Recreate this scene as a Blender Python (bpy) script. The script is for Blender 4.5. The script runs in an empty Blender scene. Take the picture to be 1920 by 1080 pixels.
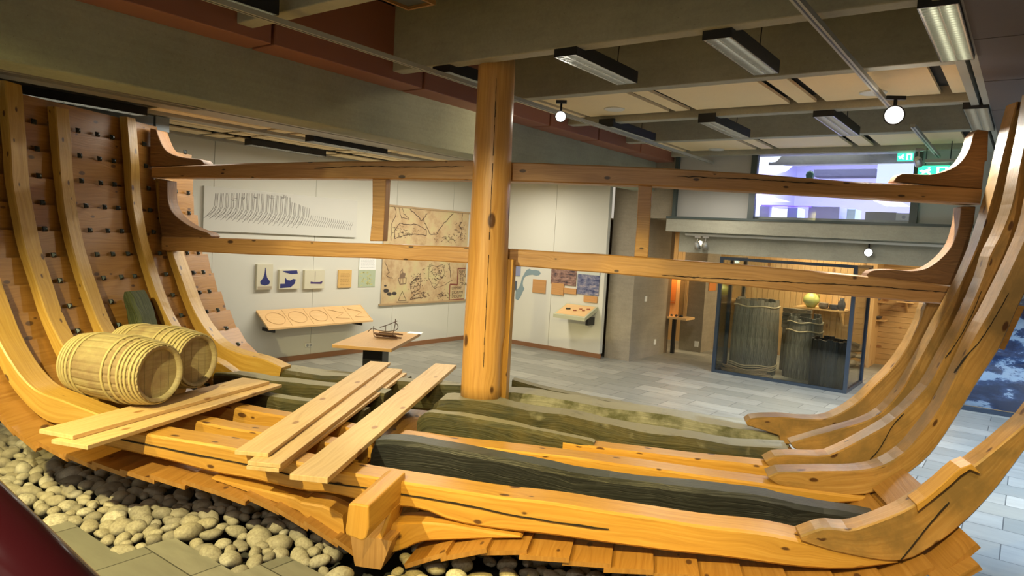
import bpy, bmesh, math, random
from mathutils import Vector, Matrix, noise
random.seed(7)
D = bpy.data
SC = bpy.context.scene
COL = SC.collection
R = math.radians
# ------------------------------------------------------------------ camera
F, PITCH, ROLL, YAW, CH = 1308., .072, .057, R(10.8), 2.6
cam = D.objects.new('camera', D.cameras.new('camera')); COL.objects.link(cam)
cam.data.sensor_width = 36; cam.data.lens = 36*F/1920; cam.data.clip_start = .05
SC.camera = cam
cp, sp, cr, sr, cy, sy = math.cos(PITCH), math.sin(PITCH), math.cos(ROLL), math.sin(ROLL), math.cos(YAW), math.sin(YAW)
fw = Vector((-sy*cp, cy*cp, -sp)); up0 = Vector((-sy*sp, cy*sp, cp)); rt0 = Vector((cy, sy, 0))
rt = rt0*cr + up0*sr; up = up0*cr - rt0*sr
cam.matrix_world = Matrix((( rt.x, up.x, -fw.x, 0), (rt.y, up.y, -fw.y, 0), (rt.z, up.z, -fw.z, CH), (0, 0, 0, 1)))
CP = Vector((0, 0, CH))
# ------------------------------------------------------------------ exposure and world
vs = SC.view_settings
vs.view_transform = 'Standard'; vs.look = 'None'; vs.gamma = 1; vs.use_curve_mapping = False; vs.exposure = 0.5
wd = D.worlds.new('world'); SC.world = wd; wd.use_nodes = True
wd.node_tree.nodes['Background'].inputs[0].default_value = (1.0, .90, .74, 1)
wd.node_tree.nodes['Background'].inputs[1].default_value = .38
# ------------------------------------------------------------------ frames of reference
TA = .637 - YAW
VA = Vector((math.sin(TA), math.cos(TA), 0)); VB = Vector((math.cos(TA), -math.sin(TA), 0))
def W(b, a, z=0): return VA*a + VB*b + Vector((0, 0, z))
def ray(px, py):
    x, y = (px-960)/F, (540-py)/F
    return rt*x + up*y + fw
def Zp(px, py, z): d = ray(px, py); return CP + d*((z-CH)/d.z)
def Yp(px, py, y): d = ray(px, py); return CP + d*(y/d.y)
def Xp(px, py, x): d = ray(px, py); return CP + d*(x/d.x)
def Ap(px, py, a):
    d = ray(px, py); p = CP + d*(a/d.dot(VA)); return Vector((p.dot(VB), a, p.z))
def Bp(px, py, b):
    d = ray(px, py); p = CP + d*(b/d.dot(VB)); return Vector((b, p.dot(VA), p.z))
def ZAB(px, py, z):
    p = Zp(px, py, z); return Vector((p.dot(VB), p.dot(VA), z))
def cr_(s, ox, oy, pts): return [(ox+x/s, oy+y/s) for x, y in pts]
# ------------------------------------------------------------------ lamps; those in front of the ship are unseen, added out of view
def spot(loc, tgt, power, col, size=60, blend=.4, rad=.05):
    l = D.lights.new('spot_lamp', 'SPOT'); l.energy = power; l.color = col; l.spot_size = R(size); l.spot_blend = blend; l.shadow_soft_size = rad
    o = D.objects.new('lamp_light', l); COL.objects.link(o); o.location = loc
    o.rotation_euler = (Vector(tgt)-Vector(loc)).to_track_quat('-Z', 'Y').to_euler(); return o
def area(loc, sx, syy, power, col, rz=0, tilt=0):
    l = D.lights.new('area_lamp', 'AREA'); l.shape = 'RECTANGLE'; l.size = sx; l.size_y = syy; l.energy = power; l.color = col
    o = D.objects.new('lamp_light', l); COL.objects.link(o); o.location = loc; o.rotation_euler = (tilt, 0, rz); return o
YEL = (1., .80, .26); WARM = (1., .80, .50); NEU = (1., .93, .80); COOL = (.52, .70, 1.)
spot((-3.9, 1.3, 4.3), (-3.1, 5.1, .0), 1250, (1., .85, .40), 84, .5)  # unseen warm spots ahead of the hull, hung on no modelled track
spot((-5.9, 2.6, 4.3), (-5.6, 6.2, .8), 460, YEL, 80, .6)
spot((0.2, 1.6, 4.3), (0.4, 6.0, .4), 720, (1., .80, .30), 62, .5)
spot(W(-5.5, 9.3, 4.2), (-5.9, 8.3, 2.6), 90, WARM, 50, .1)
spot(W(-1.5, 9.0, 4.15), (3.2, 7.2, 2.2), 380, (1., .93, .80), 80, .3)
spot((2.2, 3.2, 4.3), (2.4, 6.4, 1.0), 150, (1., .86, .62), 70, .5)
spot((5.6, 8.2, 4.3), (5.0, 9.6, 0), 2300, COOL, 105, .5)
spot((-.9, -1.6, 4.3), (-1.2, 2.6, 1.2), 160, (1., .9, .75), 80, .5)  # unseen lamp behind the camera, added to brighten the handrail
spot((-1.6, 1.2, 4.3), (-.7, 5.15, .5), 420, (1., .66, .04), 34, .6)
spot((-.4, 4.6, 4.3), Yp(1185, 500, 8.0), 110, (1., .74, .04), 13, .7)
spot((-1.2, 3.0, 4.3), (-1.8, 7.8, 1.2), 240, (1., .78, .40), 50, .5)
spot(W(-1.5, 11.5, 4.2), W(-2.6, 13.0, 0), 200, (.85, .9, 1.), 60, .1)
# ------------------------------------------------------------------ materials
MATS = {}
def mat(name, col=(.5, .5, .5), rough=.5, metal=0, emit=None, es=1, alpha=None):
    if name in MATS: return MATS[name]
    m = D.materials.new(name); m.use_nodes = True; b = m.node_tree.nodes['Principled BSDF']
    b.inputs['Base Color'].default_value = (*col, 1); b.inputs['Roughness'].default_value = rough; b.inputs['Metallic'].default_value = metal
    if emit: b.inputs['Emission Color'].default_value = (*emit, 1); b.inputs['Emission Strength'].default_value = es
    MATS[name] = m; return m
class NT:
    def __init__(s, m): s.t = m.node_tree; s.b = s.t.nodes['Principled BSDF']
    def n(s, typ, ins=None, **kw):
        nd = s.t.nodes.new(typ)
        for k, v in kw.items(): setattr(nd, k, v)
        for k, v in (ins or {}).items():
            if hasattr(v, 'is_linked') or isinstance(v, bpy.types.NodeSocket): s.t.links.new(v, nd.inputs[k])
            else: nd.inputs[k].default_value = v
        return nd
    def l(s, a, b): s.t.links.new(a, b)
    def ramp(s, fac, stops):
        r = s.n('ShaderNodeValToRGB', {'Fac': fac}); e = r.color_ramp.elements
        while len(e) < len(stops): e.new(.5)
        for i, (p, c) in enumerate(stops): e[i].position = p; e[i].color = (*c, 1)
        return r.outputs['Color']
    def mix(s, f, a, b, mode='MIX'):
        m = s.n('ShaderNodeMix', data_type='RGBA', blend_type=mode)
        for k, v in ((0, f), (6, a), (7, b)):
            if isinstance(v, bpy.types.NodeSocket): s.l(v, m.inputs[k])
            elif isinstance(v, tuple): m.inputs[k].default_value = (*v, 1)
            else: m.inputs[k].default_value = v
        return m.outputs[2]
    def math(s, op, a, b=0.):
        m = s.n('ShaderNodeMath', operation=op)
        for k, v in ((0, a), (1, b)):
            if isinstance(v, bpy.types.NodeSocket): s.l(v, m.inputs[k])
            else: m.inputs[k].default_value = v
        return m.outputs[0]
    def bump(s, h, st, dist=.01):
        b = s.n('ShaderNodeBump', {'Height': h, 'Strength': st, 'Distance': dist}); s.l(b.outputs[0], s.b.inputs['Normal'])
def wood(name, dark, mid, light, rough=.42, knots=True, stain=None, bump=.22, gs=1., knotcol=(.06, .02, .008), kn=1., pale=None):
    m = mat(name, mid, rough); T = NT(m)
    uv = T.n('ShaderNodeTexCoord').outputs['UV']; rnd = T.n('ShaderNodeObjectInfo').outputs['Random']
    off = T.n('ShaderNodeVectorMath', {0: uv, 1: T.n('ShaderNodeCombineXYZ', {'X': T.math('MULTIPLY', rnd, 37.), 'Y': T.math('MULTIPLY', rnd, 11.), 'Z': 0.}).outputs[0]}, operation='ADD').outputs[0]
    big = T.n('ShaderNodeTexNoise', {'Vector': T.n('ShaderNodeMapping', {'Vector': off, 'Scale': (.9*gs, 2.5*gs, 1)}).outputs[0], 'Scale': 1.5, 'Detail': 2.})
    dist = T.n('ShaderNodeVectorMath', {0: off, 1: T.n('ShaderNodeVectorMath', {0: big.outputs['Color'], 1: (.12, .12, 0)}, operation='MULTIPLY').outputs[0]}, operation='ADD').outputs[0]
    # knots
    kv = T.n('ShaderNodeTexVoronoi', {'Vector': T.n('ShaderNodeMapping', {'Vector': off, 'Scale': (1.5*kn, 2.9*kn, 1)}).outputs[0], 'Scale': 1., 'Randomness': 1.}, voronoi_dimensions='2D')
    kd = kv.outputs['Distance']
    ksz = T.n('ShaderNodeSeparateColor', {'Color': kv.outputs['Color']}).outputs[0]
    ring = T.n('ShaderNodeMath', {0: kd, 1: -2.2}, operation='MULTIPLY').outputs[0]
    pull = T.math('EXPONENT', T.math('MULTIPLY', kd, -9.))
    grain = T.n('ShaderNodeMapping', {'Vector': dist, 'Scale': (1.3*gs, 42*gs, 1)})
    vv = T.n('ShaderNodeVectorMath', {0: grain.outputs[0], 1: T.n('ShaderNodeCombineXYZ', {'X': 0., 'Y': T.math('MULTIPLY', pull, 2.6), 'Z': 0.}).outputs[0]}, operation='ADD').outputs[0]
    g = T.n('ShaderNodeTexNoise', {'Vector': vv, 'Scale': 1., 'Detail': 4., 'Roughness': .6}).outputs['Fac']
    c = T.ramp(g, [(.25, dark), (.50, mid), (.78, light)])
    c = T.mix(T.math('MULTIPLY', big.outputs['Fac'], .5), c, tuple(x*.78 for x in mid), 'MIX')
    if stain:
        sn = T.n('ShaderNodeTexNoise', {'Vector': off, 'Scale': 2.2, 'Detail': 6., 'Roughness': .65}).outputs['Fac']
        c = T.mix(T.ramp(sn, [(.42, (0, 0, 0)), (.60, (1, 1, 1))]), c, stain)
    if knots:
        kr = T.math('ADD', T.math('MULTIPLY', ksz, .055), .012)
        kf = T.n('ShaderNodeMapRange', {'Value': kd, 'From Min': kr, 'From Max': T.math('ADD', kr, .03), 'To Min': 1., 'To Max': 0.}).outputs[0]
        c = T.mix(T.math('MULTIPLY', kf, .9), c, knotcol)
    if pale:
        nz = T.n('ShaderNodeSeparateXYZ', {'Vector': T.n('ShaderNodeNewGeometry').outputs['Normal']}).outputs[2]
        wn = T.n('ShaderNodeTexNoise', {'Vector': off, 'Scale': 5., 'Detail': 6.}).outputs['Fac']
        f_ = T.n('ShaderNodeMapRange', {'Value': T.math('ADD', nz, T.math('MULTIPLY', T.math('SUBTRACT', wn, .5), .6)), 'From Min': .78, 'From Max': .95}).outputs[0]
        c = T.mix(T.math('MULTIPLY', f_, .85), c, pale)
    T.l(c, T.b.inputs['Base Color'])
    T.bump(g, bump, .008)
    T.b.inputs['Roughness'].default_value = rough
    return m
PINE = wood('pine_oiled', (.42, .20, .034), (.56, .295, .055), (.68, .40, .10), .36, kn=1.15)
RIBR = wood('pine_rib_worn', (.30, .15, .042), (.44, .24, .07), (.58, .36, .13), .34, stain=(.25, .15, .05), kn=1.2)
RIBL = wood('pine_rib_yellow', (.38, .21, .040), (.53, .32, .07), (.66, .44, .13), .38, kn=1.5)
PINE2 = wood('pine_board', (.60, .38, .16), (.76, .52, .25), (.86, .64, .35), .45, bump=.12, knots=True, knotcol=(.35, .17, .06), kn=.8)
STRAKEM = wood('pine_strake', (.27, .12, .026), (.38, .185, .042), (.48, .26, .075), .36, knotcol=(.07, .03, .015), kn=1.2)
MASTM = wood('mast_wood', (.42, .19, .05), (.60, .32, .09), (.74, .44, .15), .36, kn=.6, gs=.8)
KNEEM = wood('knee_wood', (.10, .045, .018), (.23, .11, .035), (.38, .20, .07), .5, knots=False, gs=2., bump=.5)
BEAMM = wood('beam_wood', (.30, .15, .05), (.46, .25, .09), (.60, .36, .15), .4, knotcol=(.03, .012, .008), kn=1.3)
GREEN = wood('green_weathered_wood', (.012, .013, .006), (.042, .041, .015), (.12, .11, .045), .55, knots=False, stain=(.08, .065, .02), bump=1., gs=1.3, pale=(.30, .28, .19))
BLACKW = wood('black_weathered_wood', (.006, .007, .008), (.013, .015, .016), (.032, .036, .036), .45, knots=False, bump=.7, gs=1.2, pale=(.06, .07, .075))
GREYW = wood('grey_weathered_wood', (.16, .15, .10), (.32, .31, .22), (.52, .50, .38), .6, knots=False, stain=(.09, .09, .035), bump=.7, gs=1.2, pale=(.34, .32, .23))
BARRELM = wood('barrel_wood', (.28, .22, .11), (.42, .35, .18), (.54, .46, .26), .6, knots=False, stain=(.28, .20, .11), bump=.3)
OLDB = wood('old_stave_wood', (.03, .028, .022), (.14, .13, .10), (.40, .38, .30), .6, knots=False, bump=.5, gs=2.)
DARKB = wood('dark_stave_wood', (.008, .008, .008), (.022, .021, .020), (.06, .058, .052), .4, knots=False, bump=.4, gs=2.)
TABLEM = wood('table_wood', (.42, .24, .10), (.55, .33, .14), (.62, .39, .18), .4, knots=False, bump=.05, gs=2.)
SHOWM = wood('showcase_wood', (.60, .36, .14), (.72, .46, .20), (.80, .54, .27), .5, knots=False, bump=.05, gs=2.)
CLAD = wood('wall_cladding_wood', (.48, .28, .10), (.60, .38, .16), (.72, .50, .25), .5, bump=.1, kn=.7, knotcol=(.3, .14, .05))
def concrete(name, base, amp=.25, boards=True):
    m = mat(name, base, .85); T = NT(m); gp = T.n('ShaderNodeTexCoord').outputs['Object']
    n1 = T.n('ShaderNodeTexNoise', {'Vector': gp, 'Scale': 1.1, 'Detail': 6., 'Roughness': .65}).outputs['Fac']
    n2 = T.n('ShaderNodeTexNoise', {'Vector': T.n('ShaderNodeMapping', {'Vector': gp, 'Scale': (3, .8, 16)}).outputs[0], 'Scale': 1., 'Detail': 6., 'Roughness': .7}).outputs['Fac']
    v = T.n('ShaderNodeTexVoronoi', {'Vector': gp, 'Scale': 17.}).outputs['Distance']
    n3 = T.n('ShaderNodeTexNoise', {'Vector': gp, 'Scale': 28., 'Detail': 5., 'Roughness': .8}).outputs['Fac']
    f = T.math('ADD', T.math('ADD', T.math('MULTIPLY', n1, .45), T.math('MULTIPLY', n2, .25)), T.math('MULTIPLY', n3, .30))
    c = T.ramp(f, [(.32, tuple(x*(1-amp) for x in base)), (.68, tuple(min(1, x*(1+amp)) for x in base))])
    c = T.mix(T.ramp(v, [(.03, (1, 1, 1)), (.07, (0, 0, 0))]), c, tuple(x*.45 for x in base))
    T.l(c, T.b.inputs['Base Color']); T.bump(f, .35, .01); return m
CONC = concrete('concrete', (.37, .36, .285)); CONCB = concrete('concrete_beam', (.33, .35, .26)); CONCC = concrete('concrete_pillar', (.30, .26, .19), .3)
COPPER = mat('copper_brown_casing', (.30, .12, .075), .5)
WALLW = mat('white_wall_panel', (.64, .63, .54), .7)
GREYWALL = mat('grey_plaster', (.42, .42, .40), .8)
CEILP = concrete('ceiling_wood_wool', (.86, .70, .42), .05)
def tiles():
    m = mat('slate_tiles', (.3, .3, .27), .45); T = NT(m); uv = T.n('ShaderNodeTexCoord').outputs['Object']
    mp = T.n('ShaderNodeMapping', {'Vector': uv, 'Rotation': (0, 0, 0)}).outputs[0]
    br = T.n('ShaderNodeTexBrick', {'Vector': mp, 'Scale': 1., 'Color1': (0, 0, 0, 1), 'Color2': (1, 1, 1, 1), 'Mortar': (0, 0, 0, 1), 'Mortar Size': .006, 'Mortar Smooth': .2, 'Bias': 0., 'Brick Width': .88, 'Row Height': .44}, offset=.37)
    n = T.n('ShaderNodeTexNoise', {'Vector': T.n('ShaderNodeMapping', {'Vector': uv, 'Scale': (2.2, 9, 1)}).outputs[0], 'Scale': 1., 'Detail': 5., 'Roughness': .6}).outputs['Fac']
    c = T.ramp(br.outputs['Color'], [(0, (.20, .20, .165)), (.5, (.255, .25, .21)), (1., (.33, .32, .265))])
    c = T.mix(T.math('MULTIPLY', T.n('ShaderNodeMapRange', {'Value': n, 'From Min': .4, 'From Max': .7}).outputs[0], .45), c, (.16, .155, .13))
    c = T.mix(br.outputs['Fac'], c, (.07, .07, .06))
    T.l(c, T.b.inputs['Base Color']); T.b.inputs['Roughness'].default_value = .42
    T.bump(T.math('SUBTRACT', T.math('MULTIPLY', n, .3), br.outputs['Fac']), .3, .01); return m
TILE = tiles()
def stone():
    m = mat('pebble_stone', (.4, .38, .3), .75); T = NT(m); rnd = T.n('ShaderNodeObjectInfo').outputs['Random']; gp = T.n('ShaderNodeTexCoord').outputs['Object']
    geo = T.n('ShaderNodeNewGeometry').outputs['Random Per Island']
    r = T.math('FRACT', T.math('ADD', rnd, T.math('MULTIPLY', geo, 7.3)))
    c = T.ramp(r, [(0, (.30, .28, .22)), (.3, (.50, .46, .34)), (.6, (.42, .38, .28)), (1., (.66, .63, .52))])
    n = T.n('ShaderNodeTexNoise', {'Vector': gp, 'Scale': 9., 'Detail': 7., 'Roughness': .7}).outputs['Fac']
    c = T.mix(T.ramp(n, [(.35, (0, 0, 0)), (.7, (.8, .8, .8))]), c, (.20, .17, .13))
    T.l(c, T.b.inputs['Base Color']); T.bump(n, .5, .01); return m
STONE = stone()
BLACK = mat('black_metal', (.012, .012, .014), .4); DARKF = mat('dark_blue_steel', (.035, .05, .07), .35, .3)
IRON = mat('iron_rove', (.05, .06, .06), .35, .7); WHITEM = mat('white_paint', (.75, .75, .70), .4); ALU = mat('aluminium', (.62, .62, .58), .3, .7)
GREYP = mat('track_grey', (.42, .42, .36), .45); PAPER = mat('paper_white', (.82, .82, .78), .7)
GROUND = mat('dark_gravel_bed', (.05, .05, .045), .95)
RAILM = mat('dark_red_lacquer', (.13, .018, .02), .18); SOCK = mat('socket_white', (.8, .8, .74), .4)
TUBE = mat('lamp_tube', (.8, .8, .7), .5, emit=(1, .97, .85), es=1.2); BULB = mat('spot_bulb', (1, 1, 1), .5, emit=(1, .96, .85), es=60)
gl = mat('glass', (1, 1, 1), .02)
_t = NT(gl); _g = _t.n('ShaderNodeBsdfGlossy', {'Roughness': .02, 'Color': (1, 1, 1, 1)}); _tr = _t.n('ShaderNodeBsdfTransparent', {'Color': (.93, .96, .95, 1)})
_mx = _t.n('ShaderNodeMixShader', {0: _t.n('ShaderNodeMapRange', {'Value': _t.n('ShaderNodeFresnel', {'IOR': 1.45}).outputs[0], 'To Min': 0., 'To Max': .9}).outputs[0], 1: _tr.outputs[0], 2: _g.outputs[0]})
_t.l(_mx.outputs[0], _t.t.nodes['Material Output'].inputs[0])
GLASS = gl
# ------------------------------------------------------------------ mesh collector
class MB:
    def __init__(s): s.v = []; s.f = []; s.uv = []; s.mi = []; s.sm = []
    def add(s, vs_, fs, uvs=None, mi=0, smooth=False):
        o = len(s.v); s.v += [tuple(v) for v in vs_]
        for k, f in enumerate(fs):
            s.f.append([o+i for i in f]); s.mi.append(mi); s.sm.append(smooth)
            s.uv.append(uvs[k] if uvs else None)
        return s
    def box(s, x0, x1, y0, y1, z0, z1, mi=0, M=None):
        vv = [(x, y, z) for z in (z0, z1) for y in (y0, y1) for x in (x0, x1)]
        if M is not None: vv = [tuple(M @ Vector(v)) for v in vv]
        L = sorted([(x1-x0, 0), (y1-y0, 1), (z1-z0, 2)], reverse=True)[0][1]
        fs = [(0, 2, 3, 1), (4, 5, 7, 6), (0, 1, 5, 4), (1, 3, 7, 5), (3, 2, 6, 7), (2, 0, 4, 6)]
        raw = [(x, y, z) for z in (z0, z1) for y in (y0, y1) for x in (x0, x1)]
        ax = [(2,), (2,), (1,), (0,), (1,), (0,)]; us = []
        for f, a in zip(fs, ax):
            rest = [i for i in (0, 1, 2) if i != a[0]]
            u = L if L in rest else rest[0]; v = [i for i in rest if i != u][0]
            us.append([(raw[i][u], raw[i][v] + a[0]*.37) for i in f])
        return s.add(vv, fs, us, mi)
    def prism(s, poly, vec, mi=0):           # poly: list of 3d points, extruded along vec
        n = len(poly); P = [Vector(p) for p in poly]; Q = [p+Vector(vec) for p in P]
        nv = Vector(vec).normalized(); a = Vector((1, 0, 0)) if abs(nv.x) < .9 else Vector((0, 1, 0)); u = (a - nv*a.dot(nv)).normalized(); w = nv.cross(u)
        fs = [list(range(n)), list(range(2*n-1, n-1, -1))]; us = [[(p.dot(u), p.dot(w)) for p in P], [(p.dot(u), p.dot(w)) for p in reversed(Q)]]
        L = Vector(vec).length; t = 0
        for i in range(n):
            j = (i+1) % n; d = (P[j]-P[i]).length
            fs.append([i, i+n, j+n, j]); us.append([(t, 0), (t, L), (t+d, L), (t+d, 0)]); t += d
        return s.add(P+Q, fs, us, mi)
    def tube(s, pts, r, n=8, mi=0, smooth=True, cap=True):
        P = [Vector(p) for p in pts]; vv = []; fs = []; us = []; t = 0; T = []
        prev = None
        for i, p in enumerate(P):
            d = (P[min(i+1, len(P)-1)] - P[max(i-1, 0)]).normalized()
            a = prev if prev is not None else (Vector((0, 0, 1)) if abs(d.z) < .9 else Vector((1, 0, 0)))
            u = (a - d*a.dot(d)).normalized(); prev = u; w = d.cross(u); rr = r[i] if isinstance(r, (list, tuple)) else r
            if i: t += (p-P[i-1]).length
            T.append(t)
            for k in range(n): an = 2*math.pi*k/n; vv.append(p + u*math.cos(an)*rr + w*math.sin(an)*rr)
        R0 = max(r) if isinstance(r, (list, tuple)) else r
        for i in range(len(P)-1):
            for k in range(n):
                k2 = (k+1) % n; fs.append([i*n+k, i*n+k2, (i+1)*n+k2, (i+1)*n+k]); c = 2*math.pi*R0/n
                us.append([(T[i], k*c), (T[i], (k+1)*c), (T[i+1], (k+1)*c), (T[i+1], k*c)])
        s.add(vv, fs, us, mi, smooth)
        if cap:
            o = len(s.v) - len(vv)
            for ring, rev in ((0, True), (len(P)-1, False)):
                f = [o+ring*n+k for k in range(n)]
                if rev: f.reverse()
                s.f.append(f); s.mi.append(mi); s.sm.append(False); s.uv.append([(math.cos(2*math.pi*k/n)*R0, math.sin(2*math.pi*k/n)*R0) for k in range(n)])
        return s
    def lathe(s, prof, n=32, mi=0, M=None, smooth=True, cap=True):   # prof: (r, z)
        vv = []; fs = []; us = []; t = 0
        for i, (r, z) in enumerate(prof):
            for k in range(n):
                a = 2*math.pi*k/n; v = Vector((r*math.cos(a), r*math.sin(a), z)); vv.append(M @ v if M is not None else v)
        for i in range(len(prof)-1):
            d = math.hypot(prof[i+1][0]-prof[i][0], prof[i+1][1]-prof[i][1])
            for k in range(n):
                k2 = (k+1) % n; fs.append([i*n+k, i*n+k2, (i+1)*n+k2, (i+1)*n+k]); c = 2*math.pi*max(p[0] for p in prof)/n
                us.append([(t, k*c), (t, (k+1)*c), (t+d, (k+1)*c), (t+d, k*c)])
            t += d
        s.add(vv, fs, us, mi, smooth)
        if cap:
            o = len(s.v)-len(vv)
            for ring, rev in ((0, True), (len(prof)-1, False)):
                if prof[ring][0] < 1e-4: continue
                f = [o+ring*n+k for k in range(n)]
                if rev: f.reverse()
                s.f.append(f); s.mi.append(mi); s.sm.append(False); rr = prof[ring][0]; s.uv.append([(math.cos(2*math.pi*k/n)*rr, math.sin(2*math.pi*k/n)*rr) for k in range(n)])
        return s
    def loft(s, rings, closed=True, mi=0, smooth=False, cap=True):   # rings of equal size, u along, v around
        n = len(rings[0]); vv = [p for r in rings for p in r]; fs = []; us = []; t = 0
        per = [0]
        for k in range(n): per.append(per[-1] + (Vector(rings[len(rings)//2][(k+1) % n])-Vector(rings[len(rings)//2][k])).length)
        for i in range(len(rings)-1):
            d = (Vector(rings[i+1][0])-Vector(rings[i][0])).length
            for k in range(n):
                k2 = (k+1) % n; fs.append([i*n+k, i*n+k2, (i+1)*n+k2, (i+1)*n+k]); us.append([(t, per[k]), (t, per[k+1]), (t+d, per[k+1]), (t+d, per[k])])
            t += d
        s.add(vv, fs, us, mi, smooth)
        if cap:
            o = len(s.v)-len(vv)
            for ring, rev in ((0, True), (len(rings)-1, False)):
                f = [o+ring*n+k for k in range(n)]
                if rev: f.reverse()
                s.f.append(f); s.mi.append(mi); s.sm.append(False); s.uv.append([(Vector(s.v[i])-Vector(s.v[f[0]])).to_2d()[:] if False else (0.3*(s.v[i][2]), .6*(s.v[i][1]+s.v[i][0])) for i in f])
        return s
    def build(s, name, m, parent=None, off=None, jit=0, bevel=0, loc=None, rot=None, seed=0):
        me = D.meshes.new(name)
        V = s.v
        if off is not None: V = [(v[0]-off[0], v[1]-off[1], v[2]-off[2]) for v in V]
        if jit:
            V2 = []
            for v in V:
                q = Vector(v); nn = noise.noise_vector(q*2.1+Vector((seed, 0, 0)))*jit + noise.noise_vector(q*7.+Vector((0, seed, 0)))*jit*.35
                V2.append(q+nn)
            V = V2
        me.from_pydata([tuple(v) for v in V], [], s.f)
        for mm in (m if isinstance(m, (list, tuple)) else [m]): me.materials.append(mm)
        uvl = me.uv_layers.new(name='UVMap')
        for p, u, mi, sm in zip(me.polygons, s.uv, s.mi, s.sm):
            p.material_index = mi; p.use_smooth = sm
            if u:
                for li, c in zip(p.loop_indices, u): uvl.data[li].uv = (c[0], c[1])
        bm = bmesh.new(); bm.from_mesh(me); bmesh.ops.recalc_face_normals(bm, faces=bm.faces); bm.to_mesh(me); bm.free()
        o = D.objects.new(name, me); COL.objects.link(o)
        if parent: o.parent = parent
        if loc is not None: o.location = loc
        if rot is not None: o.rotation_euler = rot
        if bevel:
            b = o.modifiers.new('bevel', 'BEVEL'); b.width = bevel; b.segments = 2; b.limit_method = 'ANGLE'; b.angle_limit = R(40)
        return o
def thing(name, label, cat, loc=(0, 0, 0), rz=0, group=None):
    o = D.objects.new(name, None); COL.objects.link(o); o.location = loc; o.rotation_euler = (0, 0, rz); o.empty_display_size = .1
    o['label'] = label; o['category'] = cat
    if group: o['group'] = group
    return o
def tag(o, label, cat, group=None):
    o['label'] = label; o['category'] = cat
    if group: o['group'] = group
    return o
def struct(name, mb, m, **kw):
    o = mb.build(name, m, rot=(0, 0, -TA), **kw); o['kind'] = 'structure'; return o
def dup(root, loc=None, label=None, rz=None, **kw):
    r = root.copy(); COL.objects.link(r)
    if loc is not None: r.location = loc
    if rz is not None: r.rotation_euler = (0, 0, rz)
    if label: r['label'] = label
    for ch in list(root.children):
        c = ch.copy(); COL.objects.link(c); c.parent = r
        for g in ch.children:
            d = g.copy(); COL.objects.link(d); d.parent = c
    return r
def resample(pts, n):
    P = [Vector(p) for p in pts]
    if len(P) < 2: return P*n
    # catmull-rom densify then equal arc-length
    E_ = [P[0]*2-P[1]] + P + [P[-1]*2-P[-2]]; Q = []
    for i in range(1, len(E_)-2):
        p0, p1, p2, p3 = E_[i-1:i+3]
        for k in range(12):
            t = k/12; Q.append(.5*((2*p1)+(p2-p0)*t+(2*p0-5*p1+4*p2-p3)*t*t+(3*p1-p0-3*p2+p3)*t**3))
    Q.append(P[-1]); L = [0]
    for a, b in zip(Q, Q[1:]): L.append(L[-1]+(b-a).length)
    out = []; j = 0
    for k in range(n):
        s_ = L[-1]*k/(n-1)
        while j < len(L)-2 and L[j+1] < s_: j += 1
        t = 0 if L[j+1] == L[j] else (s_-L[j])/(L[j+1]-L[j]); out.append(Q[j].lerp(Q[j+1], min(1, t)))
    return out
def strip(mb, top, bot, y0, y1, n=30, ch=.015, lin=False):
    """timber lying in planes of constant Y: top/bot are (x,z) polylines"""
    A_ = resample([(x, 0, z) for x, z in top], n); B_ = resample([(x, 0, z) for x, z in bot], n); rings = []
    for a, b in zip(A_, B_):
        d = (b-a); L = max(d.length, 1e-3); d = d/L; c = min(ch, L*.45)
        p = [(a+d*c, y0), (a, y0+c), (a, y1-c), (a+d*c, y1), (b-d*c, y1), (b, y1-c), (b, y0+c), (b-d*c, y0)]
        rings.append([Vector((q.x, y, q.z)) for q, y in p])
    return mb.loft(rings)
def xz(pts, y): return [(p.x, p.z) for p in (Yp(*q, y) for q in pts)]
# ------------------------------------------------------------------ SETTING: floor
mb = MB()
steps = [(-24, -6.32, 2.30), (-6.32, -5.42, 2.45), (-5.42, -4.52, 2.88), (-4.52, -3.62, 3.30), (-3.62, -2.74, 3.72), (-2.74, -1.86, 4.14), (-1.86, -1.0, 4.56), (-1.0, 0.2, 4.9)]
for b0, b1, a1 in steps: mb.box(b0, b1, -7, a1, -.25, 0)
mb.box(.2, 16, -7, 30, -.25, 0)
# far side of the pebble bed (under the hull): floor resumes behind the ship
far = [(-24, -9.6, 6.2), (-9.6, -8.7, 6.6), (-8.7, -7.8, 7.0), (-7.8, -6.9, 7.4), (-6.9, -6.0, 7.9), (-6.0, -5.1, 8.3), (-5.1, -4.2, 8.7), (-4.2, -3.3, 9.1), (-3.3, -2.4, 9.5), (-2.4, -1.0, 9.9), (-1.0, .2, 6.85)]
far = [(b0, b1, a-.35) for b0, b1, a in far]
for b0, b1, a0 in far: mb.box(b0, b1, a0, 30, -.25, 0)
struct('floor', mb, TILE)
mb = MB(); mb.box(-24, 1, 1, 11, -.4, -.26); o = struct('trim_1', mb, GROUND)
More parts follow.
